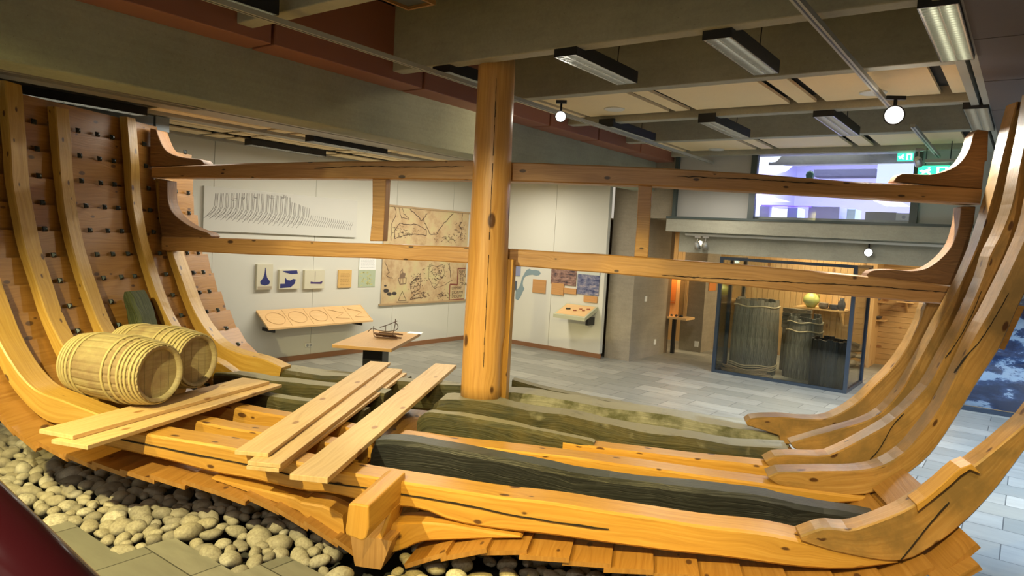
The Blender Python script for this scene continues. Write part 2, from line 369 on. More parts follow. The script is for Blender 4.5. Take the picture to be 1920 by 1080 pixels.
# ------------------------------------------------------------------ walls
AW, BW = 13.75, -11.2
def panels(mb, fixed, axis, cuts, z0, z1, th):
    for a, b in zip(cuts, cuts[1:]):
        if axis == 'A': mb.box(fixed-th, fixed, a+.004, b-.004, z0, z1)
        else: mb.box(a+.004, b-.004, fixed, fixed+th, z0, z1)
mb = MB(); 
cutsA = [-4.5, -2.3, -.1, 2.1, 4.3, 6.5, 8.6, 10.75, 12.6, AW+.1]
panels(mb, BW, 'A', cutsA, .1, 4.6, .12); mb.box(BW-.14, BW-.03, -4.5, AW, .1, 4.6, 1)
struct('wall_left', mb, [WALLW, mat('seam_dark', (.1, .1, .08), .9)])
mb = MB(); panels(mb, AW, 'B', [BW, -9.02, -7.62], .1, 4.6, .12); mb.box(BW, -7.63, AW+.03, AW+.14, .1, 4.6, 1)
struct('wall_back', mb, [WALLW, MATS['seam_dark']])
BASEB = mat('baseboard_brown', (.26, .12, .05), .5)
mb = MB(); mb.box(BW-.02, BW+.02, -4.5, AW, 0, .1); struct('baseboard_left', mb, BASEB)
mb = MB(); mb.box(BW, -7.6, AW-.02, AW+.04, 0, .1); struct('baseboard_back', mb, BASEB)
# upper back wall, balcony slab, recessed lower beam
mb = MB(); mb.box(-7.62, -6.2, 14.1, 14.3, 3.2, 5.3); mb.box(-6.2, -4.62, 14.1, 14.2, 3.24, 5.3, 1); mb.box(-1.70, 6, 14.1, 14.2, 3.24, 5.3, 1); mb.box(-4.62, -1.7, 14.1, 14.3, 4.5, 5.3, 1)
struct('wall_upper', mb, [CONCC, GREYWALL])
mb = MB(); mb.box(-6.35, 6, 14.0, 14.55, 2.93, 3.2); mb.box(-6.2, 6, 14.4, 14.9, 2.5, 2.93); mb.box(-6.9, 6, 14.2, 22, 3.2, 3.3)
struct('trim_2', mb, CONC)
mb = MB(); mb.box(-6.35, 6, 13.97, 14.12, 3.2, 3.245); mb.box(-4.64, -4.52, 14.02, 14.14, 3.2, 4.5); mb.box(-1.80, -1.68, 14.02, 14.14, 3.2, 4.5); mb.box(-6.24, -6.17, 14.0, 14.12, 3.2, 4.5)
struct('trim_3', mb, mat('dark_green_frame', (.05, .07, .065), .4))
# pillars
mb = MB(); mb.box(-7.62, -7.0, 13.98, 15.8, 0, 5.3); struct('trim_4', mb, CONCC)
mb = MB(); mb.box(-7.04, -6.45, 16.8, 17.7, 0, 3.2); struct('trim_5', mb, CONCC)
mb = MB(); mb.box(-9.5, -7.0, 15.8, 16.0, 0, 3.2); struct('wall_niche', mb, concrete('board_marked_concrete', (.16, .11, .06), .3))
# back rooms: timber clad walls
mb = MB()
for k in range(60):
    b = -9 + k*.14
    if b < -3.2: mb.box(b, b+.134, 18.3, 18.35, 0, 3.2)
struct('wall_clad', mb, CLAD)
mb = MB()
for k in range(24): mb.box(-2.9, 3.2, 19.2, 19.26, k*.135, k*.135+.13)
mb.box(-3.2, -2.9, 18.3, 19.2, 0, 3.2)
struct('wall_far', mb, CLAD)
mb = MB(); mb.box(-9.6, 3.4, 19.5, 19.7, 0, 3.3); mb.box(-9.7, -9.5, 15.8, 19.7, 0, 3.3); mb.box(3.2, 3.4, 14.9, 19.7, 0, 3.3); struct('wall_rear', mb, GREYWALL)
mb = MB(); mb.box(6.0, 6.2, -7, 15, -.1, 5.3); struct('wall_right', mb, concrete('grey_plaster_dark', (.22, .20, .19), .1))
mb = MB(); mb.box(-24, -11.4, -4.6, -4.4, 0, 5.3); struct('wall_corner', mb, GREYWALL)
# mural showcase on the right
mb = MB(); mb.box(-.82, 6, 14.72, 14.82, 0, .07); mb.box(-.86, -.78, 14.70, 14.86, 0, 2.5); struct('trim_6', mb, DARKF)
mu = mat('winter_photo_print', (.5, .55, .6), .35); T = NT(mu); gp = T.n('ShaderNodeTexCoord').outputs['Object']
n1 = T.n('ShaderNodeTexNoise', {'Vector': T.n('ShaderNodeMapping', {'Vector': gp, 'Scale': (.8, 1, 2.2)}).outputs[0], 'Scale': 1.5, 'Detail': 11., 'Roughness': .72}).outputs['Fac']
T.l(T.ramp(n1, [(.44, (.008, .018, .06)), (.52, (.03, .06, .15)), (.545, (.32, .38, .48)), (1, (.5, .56, .64))]), T.b.inputs['Base Color'])
mb = MB(); mb.box(-.8, 6, 14.88, 14.92, .07, 2.5)
tag(mb.build('wall_mural', mu, rot=(0, 0, -TA)), 'large blue and white winter landscape photo print behind glass at the right wall', 'mural')
mb = MB(); mb.box(-.78, 6, 14.76, 14.765, .07, 2.45); struct('window_1', mb, GLASS)
# ------------------------------------------------------------------ ceiling
ZC = 4.5
mb = MB(); mb.box(-24, 8, -7, 30, 5.3, 5.5); struct('ceiling', mb, CONC)
for k, a in enumerate([1.9, 3.88, 5.92, 7.82, 9.85, 11.9, 13.95]):
    mb = MB(); mb.box(-6.35, -.72, a-.02, a+.16, ZC, 5.3); struct('trim_%d' % (10+k), mb, CONC, bevel=.012)
# wood wool panels in the second, fourth bays
for k, (a0, a1) in enumerate([(8.0, 9.82), (12.07, 13.93)]):
    mb = MB()
    cuts = [-6.3, -5.42, -5.32, -4.3, -4.2, -3.78, -3.66, -1.72, -1.46, -.86, -.74]
    for b0, b1 in ((-6.35, -5.97), (-5.87, -4.52), (-4.42, -4.20), (-4.09, -2.79), (-2.68, -2.45), (-2.33, -1.05), (-.93, -.74)): mb.box(b0, b1, a0+.03, a1-.03, 4.60, 4.64)
    mb.box(-6.35, -.72, a0, a1, 4.70, 4.75, 1)
    struct('ceiling_panels_%d' % (k+1), mb, [CEILP, mat('void_dark', (.05, .045, .035), .9)])
# right boundary strip + purple-grey soffit
mb = MB(); mb.box(-.74, -.66, -5, 14.1, 4.46, 4.62); mb.box(-.62, -.55, -5, 14.1, 4.46, 4.5); struct('trim_20', mb, GREYP)
mb = MB()
for k in range(12): mb.box(-.55, 6, -4.4+k*1.62, -4.4+k*1.62+1.60, 4.44, 4.5)
struct('ceiling_right', mb, concrete('soffit_panel', (.14, .115, .105), .06))
# copper casing
mb = MB()
for a0, a1 in ((-5, 0.3), (.3, 4.25), (4.27, 6.42), (6.44, 9.3), (9.32, 10.85), (10.87, 12.5), (12.52, 14.1)): mb.box(-6.72, -6.32, a0+.01, a1-.01, 4.40, 5.25)
struct('trim_21', mb, COPPER, bevel=.01)
# big concrete beam behind the copper casing
mb = MB(); mb.box(-7.18, -6.72, -5, 14.1, 3.78, 5.3); struct('trim_22', mb, CONCB, bevel=.015)
# left room ceiling
mb = MB(); mb.box(-11.3, -7.18, -5, AW, 4.12, 4.3)
struct('ceiling_left', mb, mat('void_dark2', (.06, .05, .04), .9))
mb = MB()
for b0, b1 in ((-8.70, -8.42), (-9.55, -9.30), (-11.2, -11.08)): mb.box(b0, b1, -5, AW, 3.94, 4.12)
mb.box(-8.26, -8.22, -5, AW, 3.94, 4.12)
mb.box(-8.42, -7.18, 4.6, AW, 3.94, 3.98)
struct('trim_23', mb, mat('grey_strip', (.36, .34, .28), .6))
mb = MB()
for b0, b1 in ((-9.28, -9.02), (-8.98, -8.72), (-9.98, -9.57), (-10.32, -10.03), (-11.06, -10.62)):
    for a0, a1 in ((4.45, 6.1), (6.2, 6.5), (6.6, 8.2), (8.32, 8.6), (8.7, 11.0), (11.1, 13.7)): mb.box(b0, b1, a0, a1, 3.98, 4.0)
struct('ceiling_panels_3', mb, CEILP)
mb = MB(); mb.box(-9.62, -9.42, -5, 4.60, 3.74, 3.93); mb.box(-9.64, -9.40, 4.62, 4.80, 3.74, 3.93); struct('trim_24', mb, mat('blue_grey_casing', (.22, .27, .30), .5))
# ------------------------------------------------------------------ TRACKS
def track(name, b, a0, a1, z, label):
    mb = MB(); mb.box(-.03, .03, 0, a1-a0, 0, .045); r = thing(name, label, 'light track', W(b, a0, z-.05), -TA)
    mb.build('rail', GREYP, r); s_ = MB(); s_.box(-.008, .008, 0, a1-a0, -.002, .004); s_.build('conductor_slot', BLACK, r)
    return r
track('light_track', -5.47, -2, 14.6, 4.40, 'long grey lighting track crossing the ceiling above the mast')
track('light_track', -1.48, -2, 9.4, 4.40, 'grey lighting track in the right half of the ceiling near the brightest lamp')
track('light_track', -1.42, 10.6, 13.8, 4.40, 'short grey track piece beyond the brightest lamp at the back of the ceiling')
# fluorescent fixtures
def fixture(a0, a1, b, z=4.42, wid=.22, ht=.13, label='', n=26, glow=None, grp=None, wires=True):
    r = thing('louvre_light', label, 'ceiling light', W(b, a0, z), -TA, grp); L = a1-a0
    mb = MB(); mb.box(-wid/2, wid/2, 0, L, .05, ht); mb.box(-wid/2, -wid/2+.006, 0, L, 0, .05); mb.box(wid/2-.006, wid/2, 0, L, 0, .05); mb.box(-wid/2, wid/2, 0, .01, 0, .05); mb.box(-wid/2, wid/2, L-.01, L, 0, .05)
    mb.build('housing', BLACK, r)
    mb = MB()
    for k in range(n+1):
        y = .012+(L-.03)*k/n; mb.box(-wid/2+.008, wid/2-.008, y, y+.006, .0, .045)
    mb.box(-.004, .004, .01, L-.01, .0, .045); mb.box(-wid/2+.008, -wid/2+.02, .01, L-.01, 0, .045); mb.box(wid/2-.02, wid/2-.008, .01, L-.01, 0, .045)
    mb.build('louvre', ALU, r)
    mb = MB(); mb.tube([(-.05, .03, .04), (-.05, L-.03, .04)], .012); mb.tube([(.05, .03, .04), (.05, L-.03, .04)], .012); mb.build('lamp_tubes', glow or TUBE, r)
    for y in (.25*L, .8*L) if wires else ():
        mb = MB(); mb.tube([(0, y, ht), (.01, y+.02, .5)], .006, 6); mb.build('suspension_wire', BLACK, r)
    return r
GT = mat('lamp_tube_bright', (.8, .8, .7), .5, emit=(1, 1, .72), es=3)
for i, (q0, q1, lab, gw) in enumerate([
    ((1060, 105), (1175, 158), 'black louvred strip light just right of the mast top', None),
    ((1345, 72), (1435, 140), 'black louvred strip light in the middle of the dark ceiling bay', None),
    ((1752, 12), (1800, 114), 'bright greenish louvred strip light at the upper right corner', GT),
    ((828, 136), (915, 166), 'louvred strip light half hidden behind the mast top', None),
    ((1140, 238), (1212, 265), 'small louvred strip light beyond the tan panels, nearest the copper casing', None),
    ((1328, 229), (1388, 259), 'small louvred strip light beyond the tan panels, second from the copper casing', None),
    ((1548, 218), (1590, 255), 'small louvred strip light left of the brightest lamp', None),
    ((1822, 204), (1850, 246), 'pale louvred strip light above the tip of the right knee timber', None),
    ((395, -8), (500, 34), 'louvred strip light at the top edge beside the copper brown casing', GT)]):
    p0, p1 = ZAB(*q0, 4.42), ZAB(*q1, 4.42); b = (p0.x+p1.x)/2
    fixture(p0.y, p1.y, b, label=lab, glow=gw, wid=.26)
for b, a0, a1, lab in [(-9.17, 1.0, 4.35, 'long louvred strip light at the left edge under the big concrete beam'),
                    (-10.47, 6.65, 8.15, 'louvred strip light next to the white wall beyond the big concrete beam'),
                    (-8.87, 6.65, 8.15, 'louvred strip light just behind the big concrete beam above the upper cross beam')]:
    fixture(a0, a1, b, z=3.87, label=lab, wid=.2, ht=.1, wires=False)
for a, b, pw in ((8.6, -9.2, 70), (11.4, -9.2, 80), (5.9, -8.9, 30), (12, -5, 50), (11, -2.6, 40)): area(W(b, a, 3.83), .5, 2.6, pw, NEU, -TA)
# smoke detector box, downlights
r = thing('ceiling_vent', 'square wood framed vent in the ceiling left of the mast at the top edge', 'vent', W(0, 0, 0)+ (VB*ZAB(765, 4, 4.95).x + VA*ZAB(765, 4, 4.95).y) + Vector((0, 0, 4.95)), -TA)
mb = MB(); mb.box(-.2, .2, -.2, -.17, 0, .08); mb.box(-.2, .2, .17, .2, 0, .08); mb.box(-.2, -.17, -.17, .17, 0, .08); mb.box(.17, .2, -.17, .17, 0, .08); mb.build('frame', BEAMM, r)
mb = MB(); mb.box(-.17, .17, -.17, .17, .03, .35); mb.build('grille', mat('vent_grey', (.10, .11, .11), .6), r)
for i, (q, lab) in enumerate([((1152, 204), 'round downlight in the tan panel right of the spotlight beside the mast'), ((1637, 173), 'round downlight in the tan panel just above the brightest lamp'),
                              ((1343, 280), 'round downlight in the farthest row of tan ceiling panels')]):
    p = ZAB(*q, 4.60); r = thing('downlight', lab, 'downlight', W(p.x, p.y, 4.585), -TA)
    mb = MB(); mb.lathe([(.13, 0), (.15, 0), (.155, .015), (.13, .015)], 32); mb.build('rim', WHITEM, r); mb = MB(); mb.lathe([(.0001, .012), (.13, .012)], 32, cap=False); mb.build('lens', mat('downlight_grey', (.30, .27, .2), .5), r)
# spotlights on tracks
def spotlight(p, tgt, label, on=True, m=None, hang=.16, s=1.):
    r = thing('track_spotlight', label, 'spotlight', p)
    mb = MB(); mb.box(-.06*s, .06*s, -.02, .02, -.04, .0); mb.build('adapter', m or BLACK, r)
    mb = MB(); mb.tube([(0, 0, -.03), (0, 0, -hang)], .012*s); mb.tube([(-.05*s, 0, -hang), (.05*s, 0, -hang)], .01*s); mb.build('bracket', m or BLACK, r)
    d = (Vector(tgt)-Vector(p)).normalized(); M = Matrix.Translation(Vector((0, 0, -hang-.04))) @ d.to_track_quat('Z', 'Y').to_matrix().to_4x4()
    mb = MB(); mb.lathe([(.03*s, -.09*s), (.05*s, -.07*s), (.055*s, .0), (.065*s, .08*s), (.058*s, .08*s), (.05*s, .04*s)], 24, M=M, cap=False); mb.lathe([(.0001, -.09*s), (.03*s, -.09*s)], 24, M=M, cap=False); mb.build('shade', m or BLACK, r)
    if on:
        mb = MB(); mb.lathe([(.0001, .05*s), (.05*s, .05*s)], 24, M=M, cap=False); mb.build('bulb', BULB, r)
    return r
p = Zp(1053, 188, 4.35); spotlight(p, CP, 'black track spotlight shining beside the mast under the long track', s=1.1)
p = Zp(1680, 180, 4.35); spotlight(p, CP, 'brightest track spotlight glaring at the upper right of the ceiling', s=1.6)
q = Ap(1630, 455, 14.3); spotlight(W(*q[:2], 2.9), CP, 'glaring spotlight under the balcony slab above the glass case', s=1.2)
q = Ap(1310, 443, 14.3); spotlight(W(q.x, 14.25, 2.86), W(-6, 17, 0), 'left spotlight of the pair on the white rail under the balcony', False, ALU)
q = Ap(1325, 445, 14.3); spotlight(W(q.x, 14.25, 2.86), W(-7, 18, 0), 'right spotlight of the pair on the white rail under the balcony', False, ALU)
q = Ap(1725, 270, 12.6); spotlight(W(q.x, 12.6, 4.35), W(-1, 20, 1), 'small pale spotlight on the short track piece at the back', False, ALU)
mb = MB(); mb.box(-6.0, 2, 14.22, 14.28, 2.86, 2.90); tag(mb.build('lighting_rail', WHITEM, rot=(0, 0, -TA)), 'long white lighting rail fixed under the balcony slab', 'light track')
spot(W(-3.3, 14.75, 2.3), W(-4.7, 15.2, .7), 60, WARM, 60, .3); spot(W(-5.7, 14.4, 2.75), W(-6.8, 17.2, .8), 40, WARM, 80, .5)
area(W(-4, 17.0, 3.1), 1.5, 1.0, 70, WARM, -TA); area(W(0, 17.4, 3.1), 2.5, 1.2, 110, WARM, -TA); area(W(-7.6, 16.9, 3.0), .8, 1.0, 30, WARM, -TA)
# ------------------------------------------------------------------ THE SHIP
SO = Vector((-1.82, 5.0, 0))
ship = thing('ship_hull_section', 'wooden ship hull section with ribs, cross beams and mast standing on pebbles', 'ship', SO)
def part(mb, name, m, label=None, parent=ship, **kw):
    o = mb.build(name, m, parent, off=SO if parent is ship else kw.pop('off2', SO), **kw)
    if label: o['label'] = label
    return o
# inner hull curve of the left side and of the right side (x, z)
HL = [(-6.456, 3.79), (-6.45, 3.72), (-6.40, 3.3), (-6.35, 2.85), (-6.28, 2.5), (-6.20, 2.2), (-6.05, 1.8), (-5.90, 1.45), (-5.72, 1.12), (-5.50, .87), (-5.2, .69), (-4.9, .58), (-4.4, .50), (-3.9, .47), (-3.3, .43), (-2.85, .36), (-2.35, .20), (-2.0, .06)]
HR = [(-1.62, .12), (-1.39, .20), (-.9, .30), (0, .29), (.9, .31), (1.5, .37), (1.86, .49), (2.08, .65), (2.22, .80)]
def arcs(P, step, first=0):
    Q = resample([(x, 0, z) for x, z in P], 240); L = [0]
    for a, b in zip(Q, Q[1:]): L.append(L[-1]+(b-a).length)
    n = max(1, round(L[-1]/step)); out = []
    for k in range(n+1):
        t = L[-1]*k/n; j = min(range(len(L)), key=lambda i: abs(L[i]-t)); out.append(Q[j])
    return out
TH = .036
def strake(A_, B_, y0, y1, name='strake', out=None, seed=0):
    """A_ upper/inner edge point tucked outward, B_ lower edge; clinker lap"""
    d = (B_-A_); L = d.length; d = d/L; nrm = Vector((d.z, 0, -d.x)) if out is None else out
    if out is not None: nrm = (out - d*out.dot(d)).normalized()
    a0 = A_ - d*.0; b0 = B_ + d*.05
    # the lower end of each strake stands outboard of the next one down
    pts = [a0, a0+nrm*TH, b0+nrm*(TH+TH), b0+nrm*TH]
    n = 16; rings = []
    for k in range(n+1):
        y = y0+(y1-y0)*k/n; rings.append([Vector((p.x, y, p.z)) for p in pts])
    mb = MB(); mb.loft(rings)
    return part(mb, name, STRAKEM)
PL = arcs(HL, .285); laps = []
rnd = random.Random(3)
NL = len(PL)-1
for k in range(NL):
    A_, B_ = PL[k], PL[k+1]; mid = (A_+B_)/2
    out = Vector((-1, 0, -.3)) if mid.z > 1.0 else Vector((-.35, 0, -1))
    y1 = 8.25 if k == 0 else (8.92 if mid.z > 2.2 else 8.98 + .05*(mid.z < 1.6)) + rnd.uniform(-.02, .03)
    y0 = 5.01 + rnd.uniform(-.03, .03)
    s_ = strake(A_, B_, y0, y1, out=out); laps.append((s_, B_, (B_-A_).normalized(), mid.z))
PR = arcs(HR, .31)
for k in range(len(PR)-1):
    A_, B_ = PR[k+1], PR[k]; mid = (A_+B_)/2
    y1 = 8.9 if mid.x < 1.75 else (6.45 if mid.x < 2.15 else 5.55)
    y0 = 4.93 + rnd.uniform(-.05, .04)
    if mid.x > 1.9: y0 = 4.90
    strake(A_, B_, y0, y1, out=Vector((.35, 0, -1)) if mid.x > 1.6 else Vector((0, 0, -1)))
# two short strake ends that stand clear on the right between the ribs
mb = MB(); mb.box(0, .30, 0, .75, 0, .04, M=Matrix.Translation(Vector((2.04, 5.55, .62))) @ Matrix.Rotation(R(-42), 4, 'Y')); part(mb, 'strake', STRAKEM)
mb = MB(); mb.box(0, .28, 0, .60, 0, .04, M=Matrix.Translation(Vector((2.0, 4.78, .50))) @ Matrix.Rotation(R(-40), 4, 'Y')); part(mb, 'strake', STRAKEM)
# iron roves along the laps
rv = MB(); rv.add([(0, -.028, -.028), (0, .028, -.028), (0, .028, .028), (0, -.028, .028), (.012, -.026, -.026), (.012, .026, -.026), (.012, .026, .026), (.012, -.026, .026), (.03, -.010, -.010), (.03, .010, -.010), (.03, .010, .010), (.03, -.010, .010)],
    [(0, 1, 2, 3), (0, 4, 5, 1), (1, 5, 6, 2), (2, 6, 7, 3), (3, 7, 4, 0), (4, 8, 9, 5), (5, 9, 10, 6), (6, 10, 11, 7), (7, 11, 8, 4), (8, 11, 10, 9)])
rv0 = rv.build('rove', IRON); rme = rv0.data; D.objects.remove(rv0); nr = 0
YR = [5.35, 5.85, 6.35, 6.42, 6.92, 7.17, 7.42, 7.98, 8.52, 8.74]
for s_, B_, d, zz in laps:
    if zz < .62 or zz > 3.9: continue
    nrm = Vector((-d.z, 0, d.x)); nrm = nrm if nrm.x > 0 else -nrm
    for j, y in enumerate([5.62, 6.32, 6.92, 7.18, 7.42, 7.98, 8.52, 8.76]):
        if y < 6 and zz > 1.8: continue
        if nr >= 96: break
        o = D.objects.new('rove', rme); COL.objects.link(o); o.parent = s_; q = B_ - d*.02
        o.location = Vector((q.x, y+rnd.uniform(-.02, .02), q.z)) + nrm*.004 - SO
        o.rotation_euler = (rnd.uniform(-.3, .3) if False else 0, -math.atan2(nrm.z, nrm.x), 0); nr += 1
# keel and keelson
mb = MB(); mb.loft([[Vector((x, y, z)) for x, z in ((-2.10, .24), (-2.06, .03), (-2.05, .0), (-1.84, .0), (-1.83, .03), (-1.76, .24))] for y in (4.93, 6, 7.5, 9.0)]); part(mb, 'keel', BEAMM)
def blockring(y, pts): return [Vector((p.x, p.y, p.z)) for p in (Yp(*q, y) for q in pts)]
kf = [(653, 945), (664, 944), (692, 949), (692, 990), (687, 1010), (678, 1015), (648, 1003), (647, 993)]
r0 = blockring(4.5, kf); r1 = [p+Vector((0, .75, 0)) for p in r0]; mb = MB(); mb.loft([r0, [p.lerp(q, .5) for p, q in zip(r0, r1)], r1]); part(mb, 'keelson', PINE, bevel=.012)
# filler timbers beside the keel
ft = cr_(4.91, 560, 860, [(0, 330), (70, 370), (250, 400), (350, 440), (440, 490)]); fb = cr_(4.91, 560, 860, [(0, 440), (70, 480), (200, 590), (330, 680), (470, 740)])
mb = MB(); strip(mb, xz(cr_(5.333, 200, 740, [(1100, 800)]), 5.2)+xz(ft, 5.2), xz(cr_(5.333, 200, 740, [(1150, 830)]), 5.2)+xz(fb, 5.2), 5.12, 5.36, 14); part(mb, 'filler_timber', PINE)
ft = cr_(4.91, 560, 860, [(790, 620), (860, 570), (1100, 550), (1400, 570), (1571, 600)]) + cr_(2.7, 500, 680, [(1290, 858)])
fb = cr_(4.91, 560, 860, [(740, 830), (800, 860), (1000, 800), (1180, 730), (1571, 710)]) + cr_(2.7, 500, 680, [(1300, 868)])
mb = MB(); strip(mb, xz(ft, 5.2), xz(fb, 5.2), 5.12, 5.36, 18); part(mb, 'filler_timber', PINE)
fb = cr_(4.91, 560, 860, [(860, 450), (800, 620), (700, 800), (690, 900)]); ft = cr_(4.91, 560, 860, [(895, 450), (845, 600), (780, 800), (760, 930)])
mb = MB(); strip(mb, xz(ft, 5.05), xz(fb, 5.05), 4.95, 5.3, 10, .006); part(mb, 'keel_side_board', PINE)
# floor timbers (front face outline on a plane of constant Y, real thickness behind it)
CRACK = mat('crack_dark', (.012, .008, .005), .9)
def crack(mb, px, y, w0=.004, n=40):
    P = resample([(x, 0, z) for x, z in xz(px, y)], n); rk = random.Random(int(px[0][0])); top = []; bot = []
    for k, p in enumerate(P):
        w = w0*(.35+rk.random())*(1 if 0 < k < n-1 else .1); z = p.z+rk.uniform(-.003, .003); top.append((p.x, z+w)); bot.append((p.x, z-w))
    for k in range(n-1):
        mb.prism([(top[k][0], y-.013, top[k][1]), (top[k+1][0], y-.013, top[k+1][1]), (bot[k+1][0], y-.013, bot[k+1][1]), (bot[k][0], y-.013, bot[k][1])], (0, .03, 0), 1)
def timber(name, y0, y1, top, h=None, bot=None, m=PINE, label=None, n=44, jit=.006, ch=.018, seed=1, taper=None, cracks=()):
    T_ = xz(top, y0)
    if bot: B_ = xz(bot, y0)
    else: B_ = [(x, z-(h if not taper else h*(1-(1-taper[1])*max(0, (x-taper[0])/(T_[-1][0]-taper[0]))))) for x, z in T_]
    mb = MB(); strip(mb, T_, B_, y0, y1, n, ch)
    for c_ in cracks: crack(mb, c_, y0)
    return part(mb, name, [m, CRACK], label, jit=jit, seed=seed)
timber('floor_timber', 5.15, 5.43, [(196, 812), (225, 806), (300, 818), (400, 834), (470, 848), (560, 868), (640, 885), (760, 904), (900, 927), (1030, 942), (1160, 962), (1300, 984), (1436, 1000), (1520, 1018), (1600, 1034), (1684, 1053)],
       bot=[(190, 836), (260, 852), (330, 868), (400, 887), (470, 899), (560, 920), (621, 925), (662, 937), (721, 948), (764, 951), (810, 962), (850, 978), (930, 992), (1053, 1008), (1211, 1030), (1352, 1046), (1500, 1064), (1600, 1068), (1684, 1056)], seed=1, cracks=([(205, 820), (270, 832), (330, 844), (400, 858), (480, 874), (560, 894), (640, 908), (760, 926), (900, 952), (1000, 972), (1141, 992)],))
timber('floor_timber', 5.75, 5.97, [(289, 800), (312, 785), (369, 791), (444, 805), (511, 814), (600, 829), (672, 842)], .34, label='orange spliced floor timber end left of the board stack', seed=2)
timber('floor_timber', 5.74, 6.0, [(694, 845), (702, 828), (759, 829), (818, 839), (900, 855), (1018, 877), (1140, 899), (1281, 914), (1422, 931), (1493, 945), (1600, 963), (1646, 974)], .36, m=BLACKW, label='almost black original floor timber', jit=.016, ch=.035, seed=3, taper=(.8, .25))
timber('floor_timber', 6.30, 6.5, [(366, 772), (387, 757), (425, 762), (481, 773), (556, 785), (640, 800), (700, 812)], .32, label='orange spliced floor timber end below the leaning boards', seed=4)
timber('floor_timber', 6.30, 6.56, [(745, 817), (850, 832), (1000, 849), (1141, 867), (1300, 890), (1436, 908), (1540, 923), (1633, 934)], .30, seed=5, taper=(.6, .12))
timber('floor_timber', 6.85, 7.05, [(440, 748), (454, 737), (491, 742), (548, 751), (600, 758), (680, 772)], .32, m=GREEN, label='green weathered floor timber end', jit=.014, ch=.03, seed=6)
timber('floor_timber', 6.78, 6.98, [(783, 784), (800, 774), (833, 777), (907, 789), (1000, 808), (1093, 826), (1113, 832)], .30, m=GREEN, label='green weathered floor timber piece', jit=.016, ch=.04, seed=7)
timber('floor_timber', 6.76, 7.0, [(1055, 829), (1141, 841), (1281, 858), (1436, 874), (1560, 892)], .26, label='bright orange repair piece of a floor timber', seed=8)
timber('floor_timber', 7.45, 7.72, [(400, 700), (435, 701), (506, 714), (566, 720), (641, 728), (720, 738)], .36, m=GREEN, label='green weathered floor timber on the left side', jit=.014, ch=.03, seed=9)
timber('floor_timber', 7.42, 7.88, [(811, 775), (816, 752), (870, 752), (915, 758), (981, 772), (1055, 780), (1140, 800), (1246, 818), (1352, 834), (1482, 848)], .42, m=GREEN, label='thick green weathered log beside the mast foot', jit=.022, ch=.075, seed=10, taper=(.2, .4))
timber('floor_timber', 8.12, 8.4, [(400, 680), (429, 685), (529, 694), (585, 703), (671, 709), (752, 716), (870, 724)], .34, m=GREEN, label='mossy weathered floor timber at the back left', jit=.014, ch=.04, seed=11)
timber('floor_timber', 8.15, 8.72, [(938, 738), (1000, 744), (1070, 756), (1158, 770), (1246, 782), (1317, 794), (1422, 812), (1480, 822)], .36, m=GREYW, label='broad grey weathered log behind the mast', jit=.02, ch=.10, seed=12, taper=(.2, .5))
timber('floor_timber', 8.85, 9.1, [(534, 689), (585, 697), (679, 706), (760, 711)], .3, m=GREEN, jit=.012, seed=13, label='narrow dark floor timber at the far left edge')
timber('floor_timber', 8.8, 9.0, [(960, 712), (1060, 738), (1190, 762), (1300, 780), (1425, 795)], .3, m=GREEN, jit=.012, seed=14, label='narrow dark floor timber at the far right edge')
# left ribs (futtocks)
RID = [(-6.36, 3.98), (-6.33, 3.75), (-6.28, 3.3), (-6.24, 2.85), (-6.17, 2.5), (-6.09, 2.2), (-5.93, 1.8), (-5.77, 1.45), (-5.56, 1.17), (-5.34, .99), (-5.05, .91), (-4.74, .87)]
def interp(P, z):
    if z >= P[0][1]: return P[0][0]
    for (x0, z0), (x1, z1) in zip(P, P[1:]):
        if z0 >= z >= z1: t = (z0-z)/(z0-z1+1e-9); return x0+(x1-x0)*t
    return P[-1][0]
def ribL(y0, w, ztop, xend, zend, zbreak=1.25, m=RIBL, label=None, seed=0):
    outer = [(x+.012, z+.01) for x, z in HL if z <= ztop and x < xend-.25]; outer = [(interp(HL, ztop)+.012, ztop)] + outer
    inner = [(x, z) for x, z in RID if z <= ztop and x < xend-.12]; inner = [(interp(RID, ztop), ztop)] + inner + [(xend, zend)]
    outer += [(xend-.03, zend-.12)]
    mb = MB(); strip(mb, inner, outer, y0, y0+w, 46, .012); o = part(mb, 'rib', m, label, jit=.008, seed=seed)
    # scarf butt as a thin dark joint part
    i = min(range(len(inner)), key=lambda k: abs(inner[k][1]-zbreak)); return o
ribL(5.30, .26, 1.95, -4.66, .82, seed=21, label='short front rib curving down at the left edge')
ribL(5.92, .20, 3.86, -4.75, .80, seed=22)
ribL(6.50, .19, 3.72, -4.8, .80, seed=23)
ribL(7.55, .17, 3.80, -4.80, .78, seed=24)
ribL(8.10, .24, 3.10, -4.47, .78, seed=25)
mb = MB(); bt = cr_(5.4, 180, 500, [(345, 245), (385, 330), (430, 470), (480, 640), (520, 760)]); bo = cr_(5.4, 180, 500, [(280, 260), (268, 340), (300, 500), (315, 620), (300, 780)])
strip(mb, xz(bt, 7.02), xz(bo, 7.02), 7.02, 7.30, 26, .03); part(mb, 'rib', wood('green_rib_wood', (.012, .02, .006), (.05, .065, .02), (.16, .18, .06), .6, knots=False, bump=1., gs=1.5), 'broken dark green original rib stub', jit=.03, seed=26)
